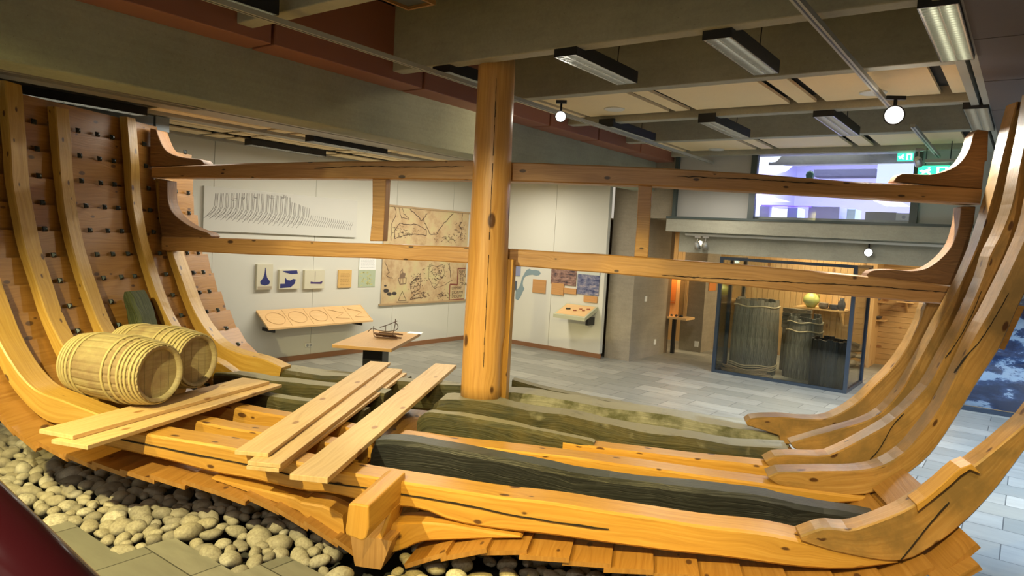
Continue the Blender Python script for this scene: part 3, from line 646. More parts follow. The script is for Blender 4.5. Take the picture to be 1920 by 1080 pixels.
# right ribs
def ribR(y0, w, inner, outer, seed=0, label=None, n=46, cracks=()):
    mb = MB(); strip(mb, inner, outer, y0, y0+w, n, .012)
    for c_ in cracks: crack(mb, c_, y0, .0022, 24)
    return part(mb, 'rib', [RIBR, CRACK], label, jit=.007, seed=seed)
def offs(P, d0, d1=None, foot=None):
    """offset polyline outward (to +x / -z)"""
    out = []; n = len(P)
    for i, p in enumerate(P):
        a = P[max(i-1, 0)]; b = P[min(i+1, n-1)]; t = Vector((b[0]-a[0], b[1]-a[1])).normalized(); nn = Vector((-t.y, t.x));
        if nn.x < 0 and abs(nn.x) > .3: nn = -nn
        if abs(nn.x) <= .3 and nn.y > 0: nn = -nn
        d = d0 + ((d1 or d0)-d0)*i/(n-1); out.append((p[0]+nn.x*d, p[1]+nn.y*d))
    return out
I1 = [(3.10, 2.42), (2.96, 2.15), (2.90, 1.91), (2.72, 1.50), (2.51, 1.21), (2.33, .99), (2.09, .82), (1.83, .78), (1.57, .77), (1.29, .73), (1.22, .68)]
ribR(8.12, .24, I1, offs(I1[:-2], .2, .30)+[(1.6, .55), (1.24, .64)], 31)
I2 = [(3.34, 4.16), (3.29, 3.80), (3.26, 3.5), (3.22, 3.25), (3.16, 2.9), (3.11, 2.68), (3.05, 2.48), (2.99, 2.31), (2.90, 2.08), (2.79, 1.79), (2.70, 1.56), (2.57, 1.26), (2.36, 1.0), (2.01, .83), (1.80, .74), (1.59, .65)]
ribR(7.52, .22, I2, offs(I2[:-2], .20, .26)+[(1.95, .5), (1.62, .6)], 32)
I3 = [(3.14, 4.1), (3.12, 3.75), (3.09, 3.4), (3.06, 3.12), (3.01, 2.89), (2.94, 2.68), (2.90, 2.48), (2.78, 2.08), (2.65, 1.75), (2.53, 1.47), (2.30, 1.16), (2.05, .95), (1.83, .80), (1.70, .75), (1.34, .71), (1.22, .64)]
ribR(6.78, .22, I3, offs(I3[:-3], .20, .26)+[(1.9, .5), (1.5, .52), (1.26, .60)], 33, cracks=([(1630, 862), (1650, 838), (1672, 800), (1694, 775)], [(1772, 670), (1800, 630), (1822, 590), (1840, 545)]))
I4 = [(3.06, 4.0), (3.05, 3.5), (3.02, 3.0), (2.94, 2.68), (2.85, 2.41), (2.79, 2.24), (2.69, 1.98), (2.59, 1.68), (2.47, 1.36), (2.36, 1.15), (2.25, .98), (2.08, .84), (1.87, .77), (1.55, .73), (1.26, .69), (1.17, .64)]
O4 = [(3.28, 4.0), (3.26, 3.5), (3.23, 3.0), (3.13, 2.66), (2.99, 2.29), (2.88, 1.92), (2.76, 1.65), (2.64, 1.38), (2.46, 1.0), (2.31, .82), (2.17, .69), (2.00, .585), (1.7, .54), (1.27, .57), (1.18, .62)]
ribR(6.33, .22, I4, O4, 34, cracks=([(1790, 700), (1815, 665), (1840, 636), (1862, 600), (1890, 550)],))
I6 = [(2.9, 2.3), (2.74, 1.95), (2.60, 1.68), (2.53, 1.56), (2.37, 1.37), (2.25, 1.24), (2.12, 1.13), (2.01, 1.02), (1.82, .86), (1.55, .71), (1.36, .69), (1.20, .61)]
O6 = [(3.02, 2.3), (2.80, 1.85), (2.66, 1.6), (2.56, 1.40), (2.46, 1.2), (2.34, .99), (2.23, .84), (2.08, .68), (1.86, .52), (1.5, .52), (1.30, .55), (1.21, .57)]
ribR(5.13, .20, I6, O6, 35, cracks=([(1688, 1050), (1712, 1020), (1735, 990), (1758, 962), (1779, 940)],))
mb = MB(); strip(mb, xz(cr_(3.6, 1600, 780, [(845, 375), (755, 322), (520, 520), (420, 590)]), 5.12), xz(cr_(3.6, 1600, 780, [(850, 385), (765, 360), (640, 470), (430, 640)]), 5.12), 5.10, 5.28, 8, .006); part(mb, 'scarf_piece', PINE)
# plank piece at the far right behind the ribs
mb = MB(); mb.prism([(3.06, 6.6, 2.27), (2.98, 6.6, 1.90), (3.04, 6.6, 1.88), (3.16, 6.6, 2.27)], (0, 1.2, 0)); part(mb, 'strake', STRAKEM, 'short plank behind the ribs at the right edge', jit=.004)
# cross beams
def crossbeam(y0, y1, top, bot, label, seed, cracks=()):
    mb = MB(); strip(mb, xz(top, y0), xz(bot, y0), y0, y1, 60, .014)
    for c_ in cracks: crack(mb, c_, y0, .004)
    return part(mb, 'cross_beam', [BEAMM, CRACK], label, jit=.006, seed=seed)
crossbeam(8.0, 8.26, [(284, 313), (400, 308), (500, 305), (700, 302), (885, 301), (960, 304), (1180, 312), (1400, 325), (1600, 340), (1842, 354)],
          [(284, 332), (400, 333), (500, 334), (700, 335), (885, 338), (960, 340), (1180, 347), (1400, 359), (1600, 370), (1838, 384)], 'upper cambered cross beam', 41, ([(590, 316), (680, 312), (760, 313), (870, 313)], [(1270, 331), (1400, 336), (1480, 341), (1560, 345)]))
crossbeam(8.0, 8.24, [(303, 443), (400, 446), (500, 449), (700, 457), (880, 463), (955, 467), (1140, 478), (1280, 488), (1400, 497), (1600, 515), (1800, 537)],
          [(303, 469), (400, 474), (500, 478), (700, 485), (880, 493), (953, 498), (1140, 513), (1300, 527), (1500, 548), (1700, 565), (1788, 572)], 'lower cross beam', 42, ([(1240, 516), (1330, 521), (1420, 526), (1490, 529)], [(1490, 530), (1600, 535), (1700, 542), (1785, 549)]))
def knee(px, y0, y1, label):
    P = [Vector((p.x, y0, p.z)) for p in (Yp(*q, y0) for q in px)]
    mb = MB(); mb.prism(P, (0, y1-y0, 0)); return part(mb, 'knee', KNEEM, label, bevel=.01)
def smooth(px, n=40): return [(p.x, p.y) for p in resample([(x, y, 0) for x, y in px], n)]
knee([(281, 240)] + smooth([(293, 243), (298, 258), (306, 275), (317, 286), (335, 293), (361, 297), (376, 299), (382, 307)], 26) + [(379, 309), (281, 312)], 8.02, 8.24, 'knee on the left end of the upper cross beam')
knee([(296, 336)] + smooth([(313, 338), (315, 378), (326, 401), (348, 419), (370, 430), (389, 436), (396, 443)], 26) + [(394, 446), (303, 445), (298, 400)], 8.02, 8.22, 'knee on the left end of the lower cross beam')
U_ = lambda p: cr_(3.6, 1600, 180, p); V_ = lambda p: cr_(3.462, 1420, 260, p)
knee(smooth(U_([(272, 578), (310, 530), (380, 525), (520, 530), (640, 500), (720, 450), (780, 360), (808, 265), (840, 225)]), 30) + U_([(915, 235), (905, 440), (890, 440), (870, 628)]), 8.02, 8.22, 'tall curved knee on the right end of the upper cross beam')
knee(smooth(V_([(705, 897), (740, 858), (860, 849), (1000, 858), (1100, 840), (1200, 770), (1270, 680), (1310, 560), (1325, 440)]), 34) + V_([(1420, 440), (1405, 560), (1388, 620), (1345, 800), (1290, 958)]), 8.02, 8.22, 'tall curved knee on the right end of the lower cross beam')
for q, lab in (([(698, 335), (724, 335), (722, 380), (718, 452), (693, 452), (698, 400)], 'stanchion left of the mast'), ([(1197, 347), (1223, 349), (1219, 420), (1215, 483), (1189, 481), (1194, 420)], 'stanchion right of the mast')):
    P = [Vector((p.x, 8.04, p.z)) for p in (Yp(*k, 8.04) for k in q)]; mb = MB(); mb.prism(P, (0, .16, 0)); part(mb, 'stanchion', BEAMM, lab, bevel=.01)
# mast
mb = MB(); mt = Yp(932, 113, 7.80); mf = Yp(903, 742, 7.80); n = 26; rings = []
for k in range(n+1):
    t = k/n; c = mf.lerp(mt, t); rr = .245+(.205-.245)*t; ring = []
    for j in range(40):
        a = 2*math.pi*j/40; q = rr*(1+.012*noise.noise(Vector((math.cos(a)*1.5, math.sin(a)*1.5, t*4)))); x = q*math.cos(a); y = q*math.sin(a)
        if t < .17: x = max(-rr*.97, min(rr*.90, x))
        ring.append(Vector((c.x+x, c.y+y, c.z)))
    rings.append(ring)
mb.loft(rings, smooth=True)
rk = random.Random(3)
for k in range(38):
    t = .10+k*.022; c = mf.lerp(mt, t); rr = .245+(.205-.245)*t; a = R(-90+14+rk.uniform(-2, 2)*.3); c2 = mf.lerp(mt, t+.022); w = .003*(.3+rk.random())
    if k in (15, 16, 27): continue
    q = Vector((math.cos(a), math.sin(a), 0)); u = Vector((-q.y, q.x, 0)); P = [c+q*(rr-.01)-u*w, c+q*(rr-.01)+u*w, c2+q*(rr-.01)+u*w, c2+q*(rr-.01)-u*w]; mb.prism(P, q*.016, 1)
part(mb, 'mast', [MASTM, CRACK], 'tall round pine mast')
mb = MB(); mb.box(-1.66, -1.50, 7.86, 8.05, .62, 2.35); part(mb, 'mast_support', PINE, 'vertical timber against the mast', bevel=.01)
# ------------------------------------------------------------------ loose boards
def board(p0, p1, w, th, label, grp=None, z0=None, droop=0):
    p0 = Vector(p0); p1 = Vector(p1); L = (p1-p0).length; d = (p1-p0).normalized(); rz = math.atan2(d.y, d.x)
    mb = MB(); n = 12; rings = []
    for k in range(n+1): x = L*k/n; rings.append([Vector((x, y, z)) for y, z in ((-w/2, 0), (-w/2, th), (w/2, th), (w/2, 0))])
    mb.loft(rings); o = mb.build('loose_board', PINE2, loc=p0, rot=(0, -math.asin(d.z), rz), bevel=.004)
    return tag(o, label, 'board', grp)
board((-2.83, 4.90, .70), (-3.18, 8.62, .765), .27, .035, 'lower board of the two stacked pine boards lying across the timbers')
board((-2.84, 4.90, .665), (-3.11, 8.60, .728), .27, .033, 'third pine board, just visible beneath the two stacked boards')
board((-3.00, 5.00, .737), (-3.42, 8.80, .802), .28, .035, 'top board of the stacked pine boards lying across the timbers')
board((-2.36, 4.72, .70), (-2.62, 9.2, .765), .30, .045, 'single wide pine board lying next to the mast foot')
board((-4.30, 4.58, .785), (-4.08, 7.10, .785), .36, .035, 'lower pine board running under the front barrel')
board((-4.50, 4.66, .822), (-4.20, 7.05, .822), .36, .035, 'upper pine board on which the front barrel rests')
# ------------------------------------------------------------------ barrels
def barrel(loc, rz, L, r0, r1, label):
    r = thing('wooden_barrel', label, 'barrel', loc, rz, 'barrels in the ship'); MX = Matrix.Rotation(R(90), 4, 'Y')
    pr = []
    for k in range(21): t = k/20; pr.append((r0+(r1-r0)*math.sin(math.pi*t), -L/2+L*t))
    mb = MB(); N = 24; V = []
    for i, (rr, z) in enumerate(pr):
        for k in range(N*4):
            a = 2*math.pi*k/(N*4); g = rr-.006*(1 if k % 4 == 0 else 0); V.append(MX @ Vector((g*math.cos(a), g*math.sin(a), z)))
    fs = []; us = []; n4 = N*4
    for i in range(20):
        for k in range(n4): k2 = (k+1) % n4; fs.append([i*n4+k, i*n4+k2, (i+1)*n4+k2, (i+1)*n4+k]); c = .1; us.append([(i*L/20, k*.02), (i*L/20, (k+1)*.02), ((i+1)*L/20, (k+1)*.02), ((i+1)*L/20, k*.02)])
    mb.add(V, fs, us, smooth=False)
    inn = [(r0-.004, L/2), (r0-.03, L/2), (r0-.035, L/2-.045)]; mb.lathe(inn, 64, M=MX, cap=False); mb.lathe([(a, -b) for a, b in inn], 64, M=MX, cap=False)
    mb.build('staves', BARRELM, r)
    for s_ in (1, -1):
        mb = MB(); nb = 5; rr = r0-.034; x = s_*(L/2-.045)
        for k in range(nb):
            y0 = -rr+2*rr*k/nb+.002; y1 = -rr+2*rr*(k+1)/nb-.002; P = []
            for j in range(9): y = y0+(y1-y0)*j/8; P.append((x, y, math.sqrt(max(0, rr*rr-y*y))))
            for j in range(9): y = y1-(y1-y0)*j/8; P.append((x, y, -math.sqrt(max(0, rr*rr-y*y))))
            mb.prism(P, (-s_*.02, 0, 0))
        mb.build('head', BARRELM, r)
    mb = None
    for t in (.02, .06, .10, .15, .22, .63, .72, .80, .84, .88, .93, .97):
        rr = r0+(r1-r0)*math.sin(math.pi*t)+.006; x = -L/2+L*t; mb = MB()
        mb.tube([(x, rr*math.cos(2*math.pi*k/40), rr*math.sin(2*math.pi*k/40)) for k in range(41)], .011, 6, cap=False); mb.build('hoop', mat('hazel_hoop', (.50, .42, .20), .6), r)
    return r
bf = barrel((-4.78, 5.68, 1.172), R(-9), .98, .262, .315, 'front barrel lying on its side on the boards, round head facing right')
bb = barrel((-4.88, 6.37, 1.172), R(-9), .98, .262, .315, 'rear barrel lying behind the front barrel')
# ------------------------------------------------------------------ pebbles
def pebmesh(seed):
    bm = bmesh.new(); bmesh.ops.create_icosphere(bm, subdivisions=3, radius=.5); r_ = random.Random(seed); s_ = (1, r_.uniform(.68, .9), r_.uniform(.45, .68))
    for v in bm.verts:
        q = v.co.copy(); k = 1+.24*noise.noise(q*1.6+Vector((seed*3.1, 0, 0)))+.05*noise.noise(q*5+Vector((0, seed*2.3, 0))); v.co = Vector((q.x*s_[0], q.y*s_[1], q.z*s_[2]))*k
    for f in bm.faces: f.smooth = True
    me = D.meshes.new('pebble'); bm.to_mesh(me); bm.free(); me.materials.append(STONE); return me
PM = [pebmesh(i) for i in range(9)]
def edgeA(b):
    for b0, b1, a1 in steps:
        if b0 <= b < b1: return a1
    return 99
def farA(b):
    for b0, b1, a1 in far:
        if b0 <= b < b1: return a1
    return -99
pr_ = random.Random(11); cand = []
def project(p):
    q = Vector(p)-CP; f = q.dot(fw); return (960+F*q.dot(rt)/f, 540-F*q.dot(up)/f, f) if f > .1 else (-999, -999, 1)
grid = {}
def ok(x, y, r):
    gx, gy = int(x//.2), int(y//.2)
    for i in range(gx-1, gx+2):
        for j in range(gy-1, gy+2):
            for (a, b, rr) in grid.get((i, j), ()):
                if (a-x)**2+(b-y)**2 < ((rr+r)*.385)**2: return False
    return True
tries = 0
while tries < 60000:
    tries += 1; x = pr_.uniform(-7.6, 2.6); y = pr_.uniform(2.9, 6.9); v = Vector((x, y, 0)); b, a = v.dot(VB), v.dot(VA)
    if a < edgeA(b)+.06 or a > farA(b)-.1 or b > .15: continue
    rr = pr_.uniform(.135, .225)*(1.0 if pr_.random() < .7 else .65)
    if ok(x, y, rr): grid.setdefault((int(x//.2), int(y//.2)), []).append((x, y, rr)); cand.append((x, y, rr))
lst = []
for x, y, rr in cand:
    q = project((x, y, .0))
    if not (-60 < q[0] < 1980 and 0 < q[1] < 1150): continue
    v = Vector((x, y, 0)); a = v.dot(VA)-edgeA(v.dot(VB)); z = -.03+min(.07, a*.06)+pr_.uniform(-.015, .02)
    if x > -1.2 and y > 4.8: z -= .05
    if abs(x+1.95) < .22 and y > 4.85: continue
    # how visible: in front of the hull shows largest
    lst.append((q[2] + (3 if y > 5.3 else 0), x, y, z, rr))
lst.sort()
rest = bmesh.new(); r_ = random.Random(5)
for i, (k, x, y, z, rr) in enumerate(lst):
    me = PM[r_.randrange(9)]; rot = (r_.uniform(-.35, .35), r_.uniform(-.35, .35), r_.uniform(0, 6.28)); s_ = rr*r_.uniform(1.02, 1.2)
    if i < 300:
        o = D.objects.new('pebble', me); COL.objects.link(o); o.location = (x, y, z); o.rotation_euler = rot; o.scale = (s_, s_, s_)
        tag(o, 'rounded stone in the bed of pebbles between the tiled floor and the ship hull', 'pebble', 'pebbles under the ship')
    else:
        M = Matrix.LocRotScale(Vector((x, y, z)), __import__('mathutils').Euler(rot), Vector((s_, s_, s_))); b0 = len(rest.verts); rest.from_mesh(me); rest.verts.ensure_lookup_table()
        for v in rest.verts[b0:]: v.co = M @ v.co
me = D.meshes.new('pebble_bed'); rest.to_mesh(me); rest.free(); me.materials.append(STONE)
for p_ in me.polygons: p_.use_smooth = True
o = D.objects.new('pebble_bed', me); COL.objects.link(o); tag(o, 'dark shaded pebbles further in beneath the ship hull', 'pebbles'); o['kind'] = 'stuff'
print('PEBBLES', len(lst))
# ------------------------------------------------------------------ handrail at the camera
p0 = CP + ray(-90, 800)*.66; p1 = CP + ray(160, 1180)*.56; p0 = CP + ray(-120, 905)*.62; p1 = CP+ray(130, 1150)*.60
dd = (p1-p0); mb = MB(); mb.tube([Vector((0, 0, 0))-dd*1.5, dd*2.5], .034, 48); tag(mb.build('handrail', RAILM, loc=p0), 'dark red round handrail in the lower left corner, close to the camera', 'handrail')
# ------------------------------------------------------------------ table with wire boat
tc = [Vector((-7.89, 6.35)), Vector((-7.14, 6.79)), Vector((-7.89, 8.31)), Vector((-8.62, 7.86))]  # (b,a)
c = sum(tc, Vector((0, 0)))/4; e1 = (tc[1]-tc[0]); ang = math.atan2(e1.y, e1.x); w_, l_ = e1.length, (tc[3]-tc[0]).length
r = thing('display_table', 'tan wooden table with a black box pedestal, standing before the white wall', 'table', W(c.x, c.y, 0), -TA+ang)
mb = MB(); mb.box(-w_/2, w_/2, -l_/2, l_/2, .90, .95); mb.build('tabletop', TABLEM, r, bevel=.006)
mb = MB(); mb.box(-.15, .15, -.32, .02, 0, .90); mb.build('pedestal', BLACK, r, bevel=.008)
lp = MB(); lp.box(-.13, .10, -.10, .10, 0, .006); tag(lp.build('label_card', PAPER, loc=W(*ZAB(780, 625, .95)[:2], .951), rot=(0, 0, -TA+ang)), 'small white card at the right corner of the tan display table', 'card')
r = thing('wire_boat_model', 'dark wire outline model of a boat on the tan display table', 'boat model', W(*ZAB(719, 634, .95)[:2], .95), 0)
PX = lambda pts: [Yp(*q, r.location.y)-r.location for q in cr_(8.309, 600, 580, pts)]
WIREM = mat('rusty_wire', (.06, .03, .018), .6)
for nm, pts, off in (('stem_wire', [(835, 260), (832, 330), (840, 400), (870, 455), (930, 462), (1030, 462)], 0), ('gunwale_wire', [(770, 340), (835, 290), (930, 320), (1030, 338), (1120, 335), (1200, 318), (1235, 280), (1220, 225), (1175, 190)], -.05),
                     ('gunwale_wire', [(900, 290), (1030, 250), (1175, 190)], .08), ('stern_wire', [(1176, 150), (1172, 230), (1150, 330), (1110, 420), (1030, 462)], 0), ('mast_wire', [(1022, 250), (1020, 360), (1020, 430)], 0)):
    mb = MB(); P = resample([p+Vector((0, off, 0)) for p in PX(pts)], 22); P = [Vector((p.x, p.y, max(p.z, .008))) for p in P]; mb.tube(P, .006, 6); mb.build(nm, WIREM, r)
mb = MB(); rr_ = random.Random(2)
for k in range(9): y = rr_.uniform(-.12, .12); x0 = rr_.uniform(-.18, -.05); mb.tube([(x0, y, .015+.009*k), (x0+.32, y+rr_.uniform(-.05, .05), .015+.009*k)], .012, 6)
mb.build('bundle_of_sticks', mat('stick_brown', (.13, .07, .04), .7), r)
# ------------------------------------------------------------------ LEFT WALL items (local x = out from wall, y = along A)
def wallthing(name, label, cat, a0, a1, z0, z1, th, m, grp=None, part_='panel'):
    r = thing(name, label, cat, W(BW, a0, z0), -TA, grp); mb = MB(); mb.box(0.001, th, 0, a1-a0, 0, z1-z0); mb.build(part_, m, r, bevel=.002); return r
INK = mat('ink_dark', (.05, .04, .035), .8); BLUE = mat('navy_paint', (.02, .025, .14), .6); CREAM = mat('cream_print', (.62, .58, .42), .6); GREYL = mat('grey_print', (.35, .36, .36), .7)
def ribbon(mb, pts, w, x):       # flat line drawn on a panel at depth x, pts (y,z)
    for (y0, z0), (y1, z1) in zip(pts, pts[1:]):
        d = Vector((y1-y0, z1-z0)); L = d.length
        if L < 1e-5: continue
        n_ = Vector((-d.y, d.x))/L*w/2; q = [(y0+n_.x, z0+n_.y), (y1+n_.x, z1+n_.y), (y1-n_.x, z1-n_.y), (y0-n_.x, z0-n_.y)]
        mb.prism([(x, a, b) for a, b in q], (.0012, 0, 0))
r = wallthing('ship_drawing_panel', 'long white panel with a line drawing of ship ribs, high on the left white wall', 'panel', 6.30, 9.60, 2.42, 3.17, .05, mat('panel_offwhite', (.60, .59, .52), .5))
mb = MB(); lr = random.Random(4)
for k in range(62):
    t = k/61; y = .2+3.0*t
    if k < 40: hgt = (.30+.12*math.sin(t*3.14*1.2)) if t < .5 else .34-.30*(t-.5)*2*.9
    else: hgt = .14-.08*(t-.65)
    hgt = max(.06, hgt); zb = .36-.14*t-.02; w = .005
    lean = .06
    ribbon(mb, [(y, zb+hgt), (y-.01, zb+.10*min(1, hgt*5)), (y-.05, zb+.02), (y-.16*(1-t*.6), zb-.10*(1-t*.5))], w, .051)
    if k % 2 == 0 and t < .6: ribbon(mb, [(y+.02, zb+hgt), (y+.012, zb+.1), (y-.02, zb), (y-.2*(1-t*.6), zb-.13)], w, .051)
for y, z, s_ in ((.55, .62, .1), (.70, .64, .09), (.95, .70, .08), (1.30, .72, .14), (1.55, .74, .09)):
    for q in range(5): ribbon(mb, [(y+lr.uniform(-s_, s_)*.6, z-.05+lr.uniform(-.04, .04)), (y+lr.uniform(-s_, s_)*.6, z-.05+lr.uniform(-.04, .04))], .005, .051)
mb.build('rib_drawing', INK, r)
def pic(a0, a1, z0, z1, label): return wallthing('canvas_picture', label, 'picture', a0, a1, z0, z1, .06, CREAM, part_='canvas')
def poly(mb, pts, x, t=.001): mb.prism([(x, a, b) for a, b in pts], (t, 0, 0))
r = pic(7.33, 7.66, 1.40, 1.86, 'canvas picture of a blue pointed hull, leftmost of three canvases on the left wall')
mb = MB(); poly(mb, [(.165, .40), (.175, .40), (.185, .30), (.21, .22), (.27, .15), (.26, .10), (.17, .075), (.08, .10), (.07, .15), (.13, .22), (.155, .30)], .0615); mb.build('boat_motif', BLUE, r)
mb = MB(); poly(mb, [(.02, .0), (.31, .0), (.31, .06), (.02, .06)], .061); mb.build('ground_motif', mat('tan_print', (.4, .33, .22), .7), r)
r = pic(7.80, 8.25, 1.40, 1.76, 'canvas picture of a blue boat, middle of three canvases on the left wall')
mb = MB(); poly(mb, [(.02, .02), (.25, .03), (.34, .10), (.36, .18), (.30, .19), (.24, .16), (.17, .17), (.12, .22), (.12, .10), (.02, .10)], .0615)
poly(mb, [(.06, .34), (.38, .35), (.40, .29), (.26, .28), (.12, .31)], .0615); mb.build('boat_motif', BLUE, r)
r = pic(8.36, 8.83, 1.39, 1.75, 'pale canvas picture of a small dark boat, rightmost of three on the left wall')
mb = MB(); poly(mb, [(.14, .10), (.40, .09), (.43, .15), (.36, .13), (.22, .13), (.14, .14)], .0615); poly(mb, [(.24, .14), (.245, .14), (.245, .34), (.24, .34)], .0615); mb.build('boat_motif', mat('violet_paint', (.06, .03, .13), .6), r)
def textlines(mb, x, y0, y1, z0, z1, n, w=.006, seed=1):
    t_ = random.Random(seed)
    for k in range(n):
        z = z1-(z1-z0)*(k+.5)/n; y = y0
        while y < y1-.02: L = t_.uniform(.015, .05); ribbon(mb, [(y, z), (min(y+L, y1), z)], w, x); y += L+.012
r = wallthing('text_board', 'orange tan text board on the left wall, right of the three canvases', 'sign', 9.20, 9.54, 1.39, 1.75, .03, mat('orange_print', (.66, .42, .14), .6))
mb = MB(); textlines(mb, .031, .05, .29, .05, .30, 9, .005); mb.build('text_lines', mat('brown_ink', (.32, .16, .05), .8), r)
r = wallthing('text_map_poster', 'narrow poster with white text above and a green map below, left of the old map', 'poster', 9.74, 10.20, 1.39, 2.10, .012, mat('map_green', (.42, .48, .32), .6))
mb = MB(); poly(mb, [(0, .36), (.46, .36), (.46, .71), (0, .71)], .013); mb.build('text_sheet', PAPER, r); mb = MB(); textlines(mb, .0145, .05, .42, .40, .66, 9, .006, 4); mb.build('text_lines', GREYL, r)
mb = MB(); lr = random.Random(9)
for k in range(26): y, z = lr.uniform(.05, .4), lr.uniform(.03, .32); ribbon(mb, [(y, z), (y+lr.uniform(-.04, .05), z+lr.uniform(-.05, .05)), (y+lr.uniform(-.06, .06), z+lr.uniform(-.02, .02))], .012, .013)
mb.build('map_relief', mat('map_yellow', (.58, .55, .22), .6), r)
# slanted wooden shelf panel
r = thing('slanted_wall_desk', 'long slanted pine desk panel with five carved fields on the left wall', 'display shelf', W(BW, 7.36, .72), -TA)
mb = MB(); sl = [(.02, .30), (.42, .02), (.42, -.012), (.02, .262)]
mb.loft([[Vector((x, y, z)) for x, z in sl] for y in (0, .6, 1.2, 1.8, 2.46)]); mb.build('panel', SHOWM, r)
def slz(x): return .30-.28*(x-.02)/.40
for k in range(5):
    mb = MB(); y0 = .06+k*.48; y1 = y0+.44
    if k < 3:
        P = [(.22+.13*math.sin(a)*(1 if abs(math.sin(a)) > 0 else 1), (y0+y1)/2+.19*math.cos(a)) for a in [2*math.pi*j/20 for j in range(21)]]
    else: P = [(.10, y0+.05), (.2, y1-.08), (.3, y0+.1), (.34, y1-.03)]
    mb.tube([(x, y, slz(x)+.004) for x, y in P], .007, 6); mb.tube([(x, y1+.02, slz(x)+.002) for x in (.04, .4)], .004, 6); mb.build('carved_field', mat('carved_tan', (.60, .38, .17), .6), r)
for y in (.15, 2.2): mb = MB(); mb.box(0, .36, y, y+.03, -.08, -.02); mb.build('bracket', BLACK, r)
# old map
r = thing('old_map', 'large old brown sea map on hanging rods behind the mast on the left white wall', 'map', W(BW, 10.36, .97), -TA)
MAPM = mat('parchment_print', (.55, .40, .22), .6); T = NT(MAPM); gp = T.n('ShaderNodeTexCoord').outputs['Object']
nz = T.n('ShaderNodeTexNoise', {'Vector': gp, 'Scale': 2.2, 'Detail': 8., 'Roughness': .7}).outputs['Fac']; T.l(T.ramp(nz, [(.35, (.42, .27, .13)), (.5, (.56, .41, .22)), (.68, (.56, .50, .24))]), T.b.inputs['Base Color'])
mb = MB(); mb.box(.015, .022, .02, 2.80, .03, 2.16); mb.build('sheet', MAPM, r)
for z in (.0, 2.15): mb = MB(); mb.box(.005, .04, -.03, 2.86, z, z+.04); mb.build('rod', mat('rod_tan', (.42, .29, .15), .5), r)
MW, MH = 2.78, 2.13
def mp(pts):  # pixel in the 4.91x crop -> map plane
    o = []
    for q in cr_(4.91, 700, 370, pts): p = Bp(*q, BW+.03); o.append((p.y-10.36, p.z-.97))
    return o
mb = MB(); lr = random.Random(21)
def wob(pts, a=.012, sub=5):
    o = []
    for (x0, y0), (x1, y1) in zip(pts, pts[1:]):
        for k in range(sub): t = k/sub; o.append((x0+(x1-x0)*t+lr.uniform(-a, a), y0+(y1-y0)*t+lr.uniform(-a, a)))
    return o+[pts[-1]]
for pts, w in (([(200, 90), (215, 150), (170, 240), (165, 400)], .014), ([(240, 100), (260, 190), (330, 200), (285, 150), (270, 100)], .012), ([(340, 110), (420, 180), (440, 220), (500, 150)], .018), ([(460, 190), (480, 250), (530, 345), (585, 335), (650, 240), (740, 150)], .018),
               ([(200, 380), (200, 300), (250, 240), (330, 250), (400, 250), (490, 300), (490, 350), (400, 340), (300, 350), (200, 380)], .016), ([(820, 150), (820, 230), (790, 260), (820, 300), (800, 370)], .018),
               ([(110, 600), (150, 690), (120, 720), (180, 750)], .012), ([(700, 610), (710, 680), (715, 740)], .018), ([(340, 800), (400, 740), (440, 700), (430, 850), (350, 880), (340, 800)], .012), ([(340, 930), (400, 890), (470, 870), (460, 920), (340, 940)], .014),
               ([(520, 620), (580, 640), (640, 620), (660, 700), (560, 840), (510, 740), (520, 620)], .01), ([(560, 840), (650, 810), (730, 760)], .01)): ribbon(mb, wob(mp(pts)), w, .023)
for cx, cy_, rx, ry, n_ in ((300, 320, 100, 50, 40), (400, 790, 60, 90, 70), (590, 700, 90, 110, 70), (800, 330, 60, 80, 30), (690, 380, 120, 50, 40), (440, 910, 80, 40, 30), (650, 900, 60, 50, 30)):
    for k in range(n_):
        x, y = cx+lr.gauss(0, rx*.5), cy_+lr.gauss(0, ry*.5)
        if not (60 < x < 870 and (140 < y < 420 or 600 < y < 950)): continue
        p_ = mp([(x, y), (x+lr.uniform(-16, 16), y+lr.uniform(-12, 12)), (x+lr.uniform(-16, 16), y+lr.uniform(-12, 12))]); ribbon(mb, p_, .008, .023)
mb.build('coastlines', mat('sepia_ink', (.10, .06, .04), .8), r)
mb = MB()
ribbon(mb, mp([(230, 745), (245, 800), (300, 795), (305, 740), (230, 745)]), .02, .023); ribbon(mb, mp([(250, 790), (250, 690), (270, 660), (275, 790)]), .016, .023)
poly(mb, mp([(240, 740), (265, 690), (300, 700), (290, 745)]), .0235); mb.build('ship_motif', mat('sepia_ink2', (.2, .13, .08), .8), r)
mb = MB()
for cx, cy_, rx in ((112, 815, 12), (120, 860, 26), (150, 890, 22), (195, 885, 22)): poly(mb, mp([(cx+rx*math.cos(a), cy_+rx*.75*math.sin(a)) for a in [k*.628 for k in range(10)]]), .0235)
mb.build('sea_beast_motif', INK, r)
mb = MB(); ribbon(mb, mp([(232, 950), (268, 865), (305, 950), (232, 950)]), .012, .023); ribbon(mb, mp([(215, 965), (325, 965)]), .02, .023); mb.build('scale_motif', MATS['sepia_ink'], r)
mb = MB(); ribbon(mb, mp([(700, 950), (707, 800), (775, 805), (782, 655), (850, 655)]), .035, .0235); ribbon(mb, mp([(700, 948), (835, 938)]), .035, .0235); mb.build('title_frame', mat('title_red', (.22, .06, .04), .7), r)
